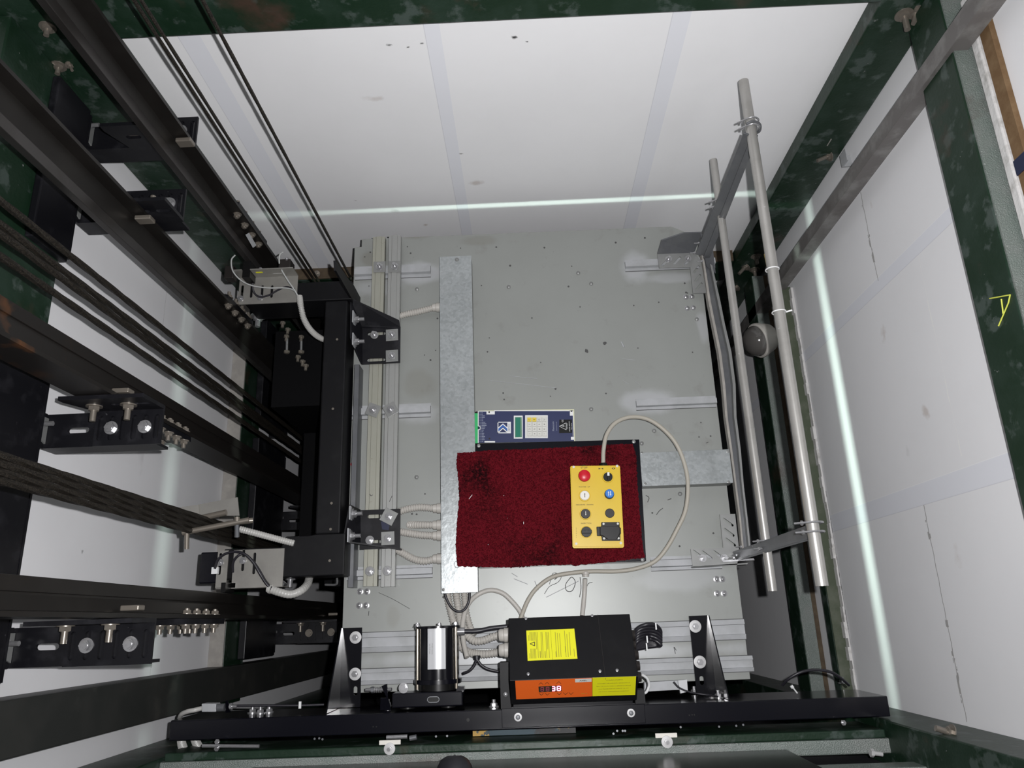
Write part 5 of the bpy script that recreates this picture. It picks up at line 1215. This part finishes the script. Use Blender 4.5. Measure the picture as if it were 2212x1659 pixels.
# mount
x0 = P(848, 1500, .15).x; x1 = P(1000, 1500, .15).x; ym1 = my(1494, .15); ym0 = my(1527, .16)
MB().box(x0, x1, ym0, ym1, .10, .158).build('mounting_box', M_blacksatin, mo, bevel=.003)
q = P(936, 1511, .158); MB().prism(slot(q.x, q.y, .030, .014), .1582, .1588).build('slot_rim', M_darkgalv, mo); MB().prism(slot(q.x, q.y, .027, .011), .1589, .1594).build('slot_hole', M_blackpl, mo)
for (px_) in (880, 968):
    q = P(px_, 1530, .13); MB().lathe((q.x, ym0+.001, .125), (0, -1, 0), [(0, .018), (.006, .018), (.007, .0155), (ym0-HY1-.002, .0155)], 24).build('rubber_mount', M_blackpl, mo, True)
MB().box(mtx+R_m*.9, x1+.002, ym1-.002, ym1+.008, .11, .14).build('lug', M_blacksatin, mo)
MB().bolt(P(872, 1486, .158)+Vector((0, 0, 0)), (0, 0, 1), .009, .012).build('bolt', M_bolt, mo, True)
MB().cyl((mtx+R_m*.95, my(1366, .12), ZMt+.01), (mtx+R_m+.016, my(1366, .12), ZMt+.01), .0095, 14).build('cable_gland', M_bolt, mo, True)
hose('short black cable from the motor gland to the black controller', [Vector((mtx+R_m+.014, my(1366, .12), ZMt+.01)), P(1032, 1363, .12), P(1062, 1357, .12), P(1100, 1353, .12)], .0058, M_cable_b, None, 'cable', 'cable')
hose('black cable from a grey splitter to the foot of the motor', [P(1030, 1425, .08), P(1024, 1438, .085), P(1014, 1449, .09), P(1000, 1455, .10)], .0036, M_cable_b, None, 'cable', 'cable')
hose('black cable from a grey splitter to the foot of the controller', [P(1031, 1425, .08), P(1040, 1437, .08), P(1056, 1446, .08), P(1086, 1452, .08)], .0036, M_cable_b, None, 'cable', 'cable', gland=[(P(1030, 1416, .08), (0, -1, 0), .0095, .010)])

# ================================================================== DOOR CONTROLLER
T, Rg, Bt = P(1230, 1331, .235), P(1238, 1466, .30), P(1245, 1517, .245)
cx0 = (P(1095, 1335, .235).x+P(1104, 1470, .30).x)/2; cx1 = (P(1361, 1327, .235).x+P(1378, 1465, .30).x)/2
dc = thing('door_controller', 'black door controller box with yellow and orange stickers and a red digit display', 'controller', ((cx0+cx1)/2, Rg.y, .18))
prof = [(T.y, T.z), (Rg.y, Rg.z), (Bt.y, Bt.z), (Bt.y+.012, Bt.z-.05), (T.y, T.z-.10)]
MB().prism(prof, cx0, cx1, 'x').build('casing', M_blackmatte, dc, bevel=.0015)
yd = (T-Rg); yd.x = 0; yd = yd.normalized(); nd = Vector((1, 0, 0)).cross(yd).normalized()      # up-slope face
def F(px, py, off=.0):  # point on the big face seen at a pixel
    d = ray(px, py); o_ = Vector((0, 0, HC)); k = (Vector((0, T.y, T.z))-o_).dot(nd)/d.dot(nd); return o_+d*k+nd*off
if nd.z < 0: nd = -nd
def fq(name, pp, m, off=.0004, th=.0004):
    q = [F(x, y, off+th) for x, y in pp]; return MB().quadslab(q, th, -nd).build(name, m, dc)
cc = lambda x, y: (1120+x*140/2111, 1330+y*110/1659)
lab(fq('sticker', [cc(255, 490), cc(300, 1475), cc(1105, 1438), cc(1040, 458)], M_labelyellow), 'yellow sticker')
lab(fq('sticker', [cc(1045, 458), cc(1112, 1438), cc(1922, 1405), cc(1818, 425)], M_labelyellow), 'yellow sticker')
mk = MB()
def fl_(a, b_, w_=.0007):
    A = F(*cc(*a), .0009); B = F(*cc(*b_), .0009); s_ = nd.cross(B-A).normalized()*w_
    mk.quadslab([A-s_, A+s_, B+s_, B-s_], .0001, -nd)
def flb(x0, ya, yb_, w_=.0009, sk=.045): fl_((x0+(ya)*sk, ya), (x0+yb_*sk, yb_), w_)
for i in range(17):
    x = 330+i*40
    if i < 6: flb(x-20, 640 if i == 0 else 540, 820, .0006, .03); flb(x-20+20, 1080 if i else 1230, 1400, .0006, .03)
    else:
        if i in (9, 13): flb(x-30, 1160, 1380, .0009, .04)
        elif i not in (8, 12): flb(x-30, 540, 1380 if i % 3 else 1100, .0006, .05)
for (x, ya, yb_) in ((1165, 1170, 1360), (1185, 540, 1350), (1255, 560, 1350), (1325, 580, 1350), (1480, 1000, 1200), (1490, 490, 1350), (1560, 600, 1350), (1640, 540, 1300), (1760, 1080, 1340)): flb(x-30, ya, yb_, .0006, .07)
mk.build('sticker_print', M_labelink, dc)
mk = MB()
for a, b_ in (((378, 922), (525, 858)), ((525, 858), (525, 990)), ((525, 990), (378, 922))): fl_(a, b_, .0008)
mk.build('warning_triangle', M_print, dc)
for (x, y) in ((1136, 1336), (1279, 1330), (1141, 1456), (1296, 1450), (1333, 1448)):
    q = F(x, y); MB().lathe(q, nd, [(0, .0036), (.0012, .0034), (.0022, .001)], 12).build('screw', M_bolt, dc, True)
A, B = F(1291, 1327, .0003), F(1308, 1468, .0003); MB().quadslab([A, A+Vector((.0007, 0, 0)), B+Vector((.0007, 0, 0)), B], .0003, -nd).build('seam', M_darkgrey, dc)
# display side
y2 = (Rg-Bt); y2.x = 0; y2 = y2.normalized(); n2 = Vector((1, 0, 0)).cross(y2).normalized()
if n2.z < 0: n2 = -n2
def G(px, py, off=0.0):
    d = ray(px, py); o_ = Vector((0, 0, HC)); k = (Vector((0, Rg.y, Rg.z))-o_).dot(n2)/d.dot(n2); return o_+d*k+n2*off
g = lambda x, y: (1090+x*310/2212, 1450+y*150/1070)
def gq(name, pp, m, off=.0003, th=.0004): return MB().quadslab([G(*g(x, y), off+th) for x, y in pp], th, -n2).build(name, m, dc)
fs1 = lab(gq('front_sticker', [(163, 146), (180, 430), (1350, 382), (1350, 100)], M_orange), 'orange sticker')
fs2 = lab(gq('front_sticker', [(1354, 98), (1354, 382), (2012, 360), (2026, 76)], M_labelyellow), 'yellow sticker')
lgp = gq('logo_plate', [(1086, 118), (1088, 166), (1340, 154), (1340, 106)], M_keys, .0008)
text('lettering', 'AXEL', .0052, G(*g(1213, 137), .0013), (1, 0, 0), y2, M_print, lgp, sx=1.4)
text('lettering', 'WARNING!!!', .0042, G(*g(1690, 128), .0009), (1, 0, 0), y2, M_labelink, fs2, sx=1.6)
for i, b_ in enumerate(('DISCONNECT THE MAINS SUPPLY BEFORE OPENING', 'READ THE MANUAL CAREFULLY BEFORE ANY SETTING', 'ONLY TRAINED STAFF MAY OPERATE THIS UNIT', 'USE ORIGINAL SPARE PARTS AND CABLES ONLY')): text('lettering', b_, .0026, G(*g(1680, 178+i*42), .0009), (1, 0, 0), y2, M_labelink, fs2, sx=1.2)
text('lettering', 'COD. B', .0030, G(*g(1225, 338), .0009), (1, 0, 0), y2, M_labelink, fs1, sx=1.4)
dwin = gq('display_window', [(522, 232), (528, 320), (880, 300), (874, 212)], M_print, .0008)
mk = MB()
for (x, y, u) in ((560, 185, -1), (655, 180, -1), (835, 170, -1), (565, 350, 1), (658, 348, 1), (842, 342, 1), (937, 340, 1), (1023, 338, 1)):
    for s_ in (-1, 1):
        A = G(*g(x, y+u*16), .001); B = G(*g(x+s_*34, y-u*16), .001); s2 = n2.cross(B-A).normalized()*.0005
        mk.quadslab([A-s2, A+s2, B+s2, B-s2], .0001, -n2)
mk.build('arrow_print', M_print, fs1)
SEG = {'8': 'abcdefg', '3': 'abcdg'}
def digit(ch, gx, gy, m, w_=52, h_=62, th=5):
    mk = MB(); segs = {'a': ((-1, 1), (1, 1)), 'g': ((-1, 0), (1, 0)), 'd': ((-1, -1), (1, -1)), 'f': ((-1, 0), (-1, 1)), 'e': ((-1, -1), (-1, 0)), 'b': ((1, 0), (1, 1)), 'c': ((1, -1), (1, 0))}
    for s_ in SEG[ch]:
        (a, b_), (c, d) = segs[s_]
        f_ = .82
        mx0, my0 = (a+c)/2, (b_+d)/2
        a, c = mx0+(a-mx0)*f_, mx0+(c-mx0)*f_; b_, d = my0+(b_-my0)*f_, my0+(d-my0)*f_
        A = G(*g(gx+a*w_/2, gy-b_*h_/2), .0018); B = G(*g(gx+c*w_/2, gy-d*h_/2), .0018); s2 = n2.cross(B-A).normalized()*(.0001*th)
        mk.quadslab([A-s2, A+s2, B+s2, B-s2], .0004, -n2)
    mk.build('led_digit', m, dwin)
digit('8', 580, 269, M_led_off, 46, 58, 4); digit('8', 662, 266, M_led_off, 46, 58, 4)
digit('3', 752, 260, M_led_on, 46, 64, 10); digit('8', 835, 256, M_led_on, 50, 66, 10)
# carrier clamped on the header
xb0 = P(1084, 1555, ZH+.004).x; xb1 = P(1394, 1545, ZH+.004).x
MB().box(xb0, xb1, HY0+.004, HY1+.0015, ZH+.0005, ZH+.0035).build('carrier_plate', M_blacksatin, dc, bevel=.001)
MB().box(xb0, xb1, HY1+.0016, HY1+.0045, ZH-.05, ZH+.0035).build('carrier_apron', M_blacksatin, dc)
MB().box(cx0+.004, cx1-.004, HY1+.0046, Bt.y+.01, ZH-.01, ZH+.012).build('carrier_shelf', M_blackgloss, dc)
MB().box(xb0, cx0-.001, HY1+.0046, P(1090, 1430, .2).y, .16, .215).build('carrier_arm', M_blackmatte, dc)
MB().box(cx1+.001, xb1, HY1+.0046, P(1390, 1490, .2).y, .16, .205).build('carrier_arm', M_blackmatte, dc)
for (x, y) in ((1119, 1549), (1363, 1540)):
    q = P(x, y, ZH+.004); MB().lathe(q, (0, 0, 1), [(0, .0092), (.002, .0092), (.0022, .0062), (.0022, .005)], 24).build('washer', M_washer, dc, True)
    MB().lathe(q+Vector((0, 0, .0022)), (0, 0, 1), [(0, .0052), (.003, .0052), (.0036, .0044), (.0036, .0026), (.0018, .0024)], 16).build('bolt', M_darkgalv, dc, True)
q = P(1092, 1500, .218); MB().lathe(q, (0, 0, 1), [(0, .005), (.001, .005), (.0025, .002)], 14).build('screw', M_bolt, dc, True)
mk = MB(); mk.box(P(1115, 1560, ZH).x, P(1115, 1560, ZH).x+.0008, P(0, 1568, ZH).y, P(0, 1558, ZH).y, ZH+.0036, ZH+.004); mk.box(P(1124, 1560, ZH).x, P(1124, 1560, ZH).x+.0008, P(0, 1568, ZH).y, P(0, 1558, ZH).y, ZH+.0036, ZH+.004); mk.build('slot_marks', M_blackpl, dc)
# grey glands on its left side, dark glands on its right side
for (y, z) in ((1372, .19), (1405, .20)):
    q = P(1098, y, z); MB().lathe(Vector((cx0-.001, q.y, z-.02)), (-1, 0, 0), [(0, .017), (.012, .017), (.014, .015), (.022, .015), (.026, .0125)], 20).build('cable_gland', M_conduit, dc, True)
for (x, y, z) in ((1378, 1415, .20), (1384, 1438, .21), (1388, 1462, .22)):
    q = P(x, y, z); MB().lathe(Vector((cx1+.001, q.y, z)), (1, 0, 0), [(0, .0125), (.008, .0125), (.010, .011), (.016, .0105)], 16).build('cable_gland', M_darkgrey, dc, True)
hose('white cable loop hugging the right side of the black controller', [P(1388, 1458, .19), P(1398, 1466, .18), P(1402, 1480, .17), P(1397, 1494, .165), P(1390, 1498, .16)], .0032, M_pwhite, None, 'cable', 'cable')
# coil of black cable
cl = thing('cable_coil', 'bundle of coiled black cable tied with white ties right of the controller', 'cable coil', tuple(P(1400, 1375, .05)))
mk = MB()
for k in range(6):
    dy = k*5.5; r = 12+k*1.2
    mk.tube([P(1366, 1375+dy*.9, .10), P(1380, 1356+dy*1.0, .11), P(1400, 1349+dy*1.1, .115-.008*k), P(1418, 1352+dy*1.2, .10-.004*k), P(1427, 1366+dy*1.0, .08), P(1418, 1378+dy*.6, .07), P(1395, 1384+dy*.5, .07), P(1368, 1392+dy*.4, .08)], .0052, 10)
mk.build('coil', M_cable_b, cl, True)
for (x, y) in ((1398, 1380), (1397, 1396), (1417, 1352)):
    q = P(x, y, .125); MB().box(q.x-.0016, q.x+.0016, q.y-.009, q.y+.007, q.z-.004, q.z).build('cable_tie', M_pwhite, cl)
for y in (1372, 1392): q = P(1372, y, .13); MB().lathe(Vector((cx1+.001, q.y, .15)), (1, 0, 0), [(0, .014), (.01, .014), (.012, .0125), (.018, .012)], 16).build('cable_gland', M_darkgrey, cl, True)
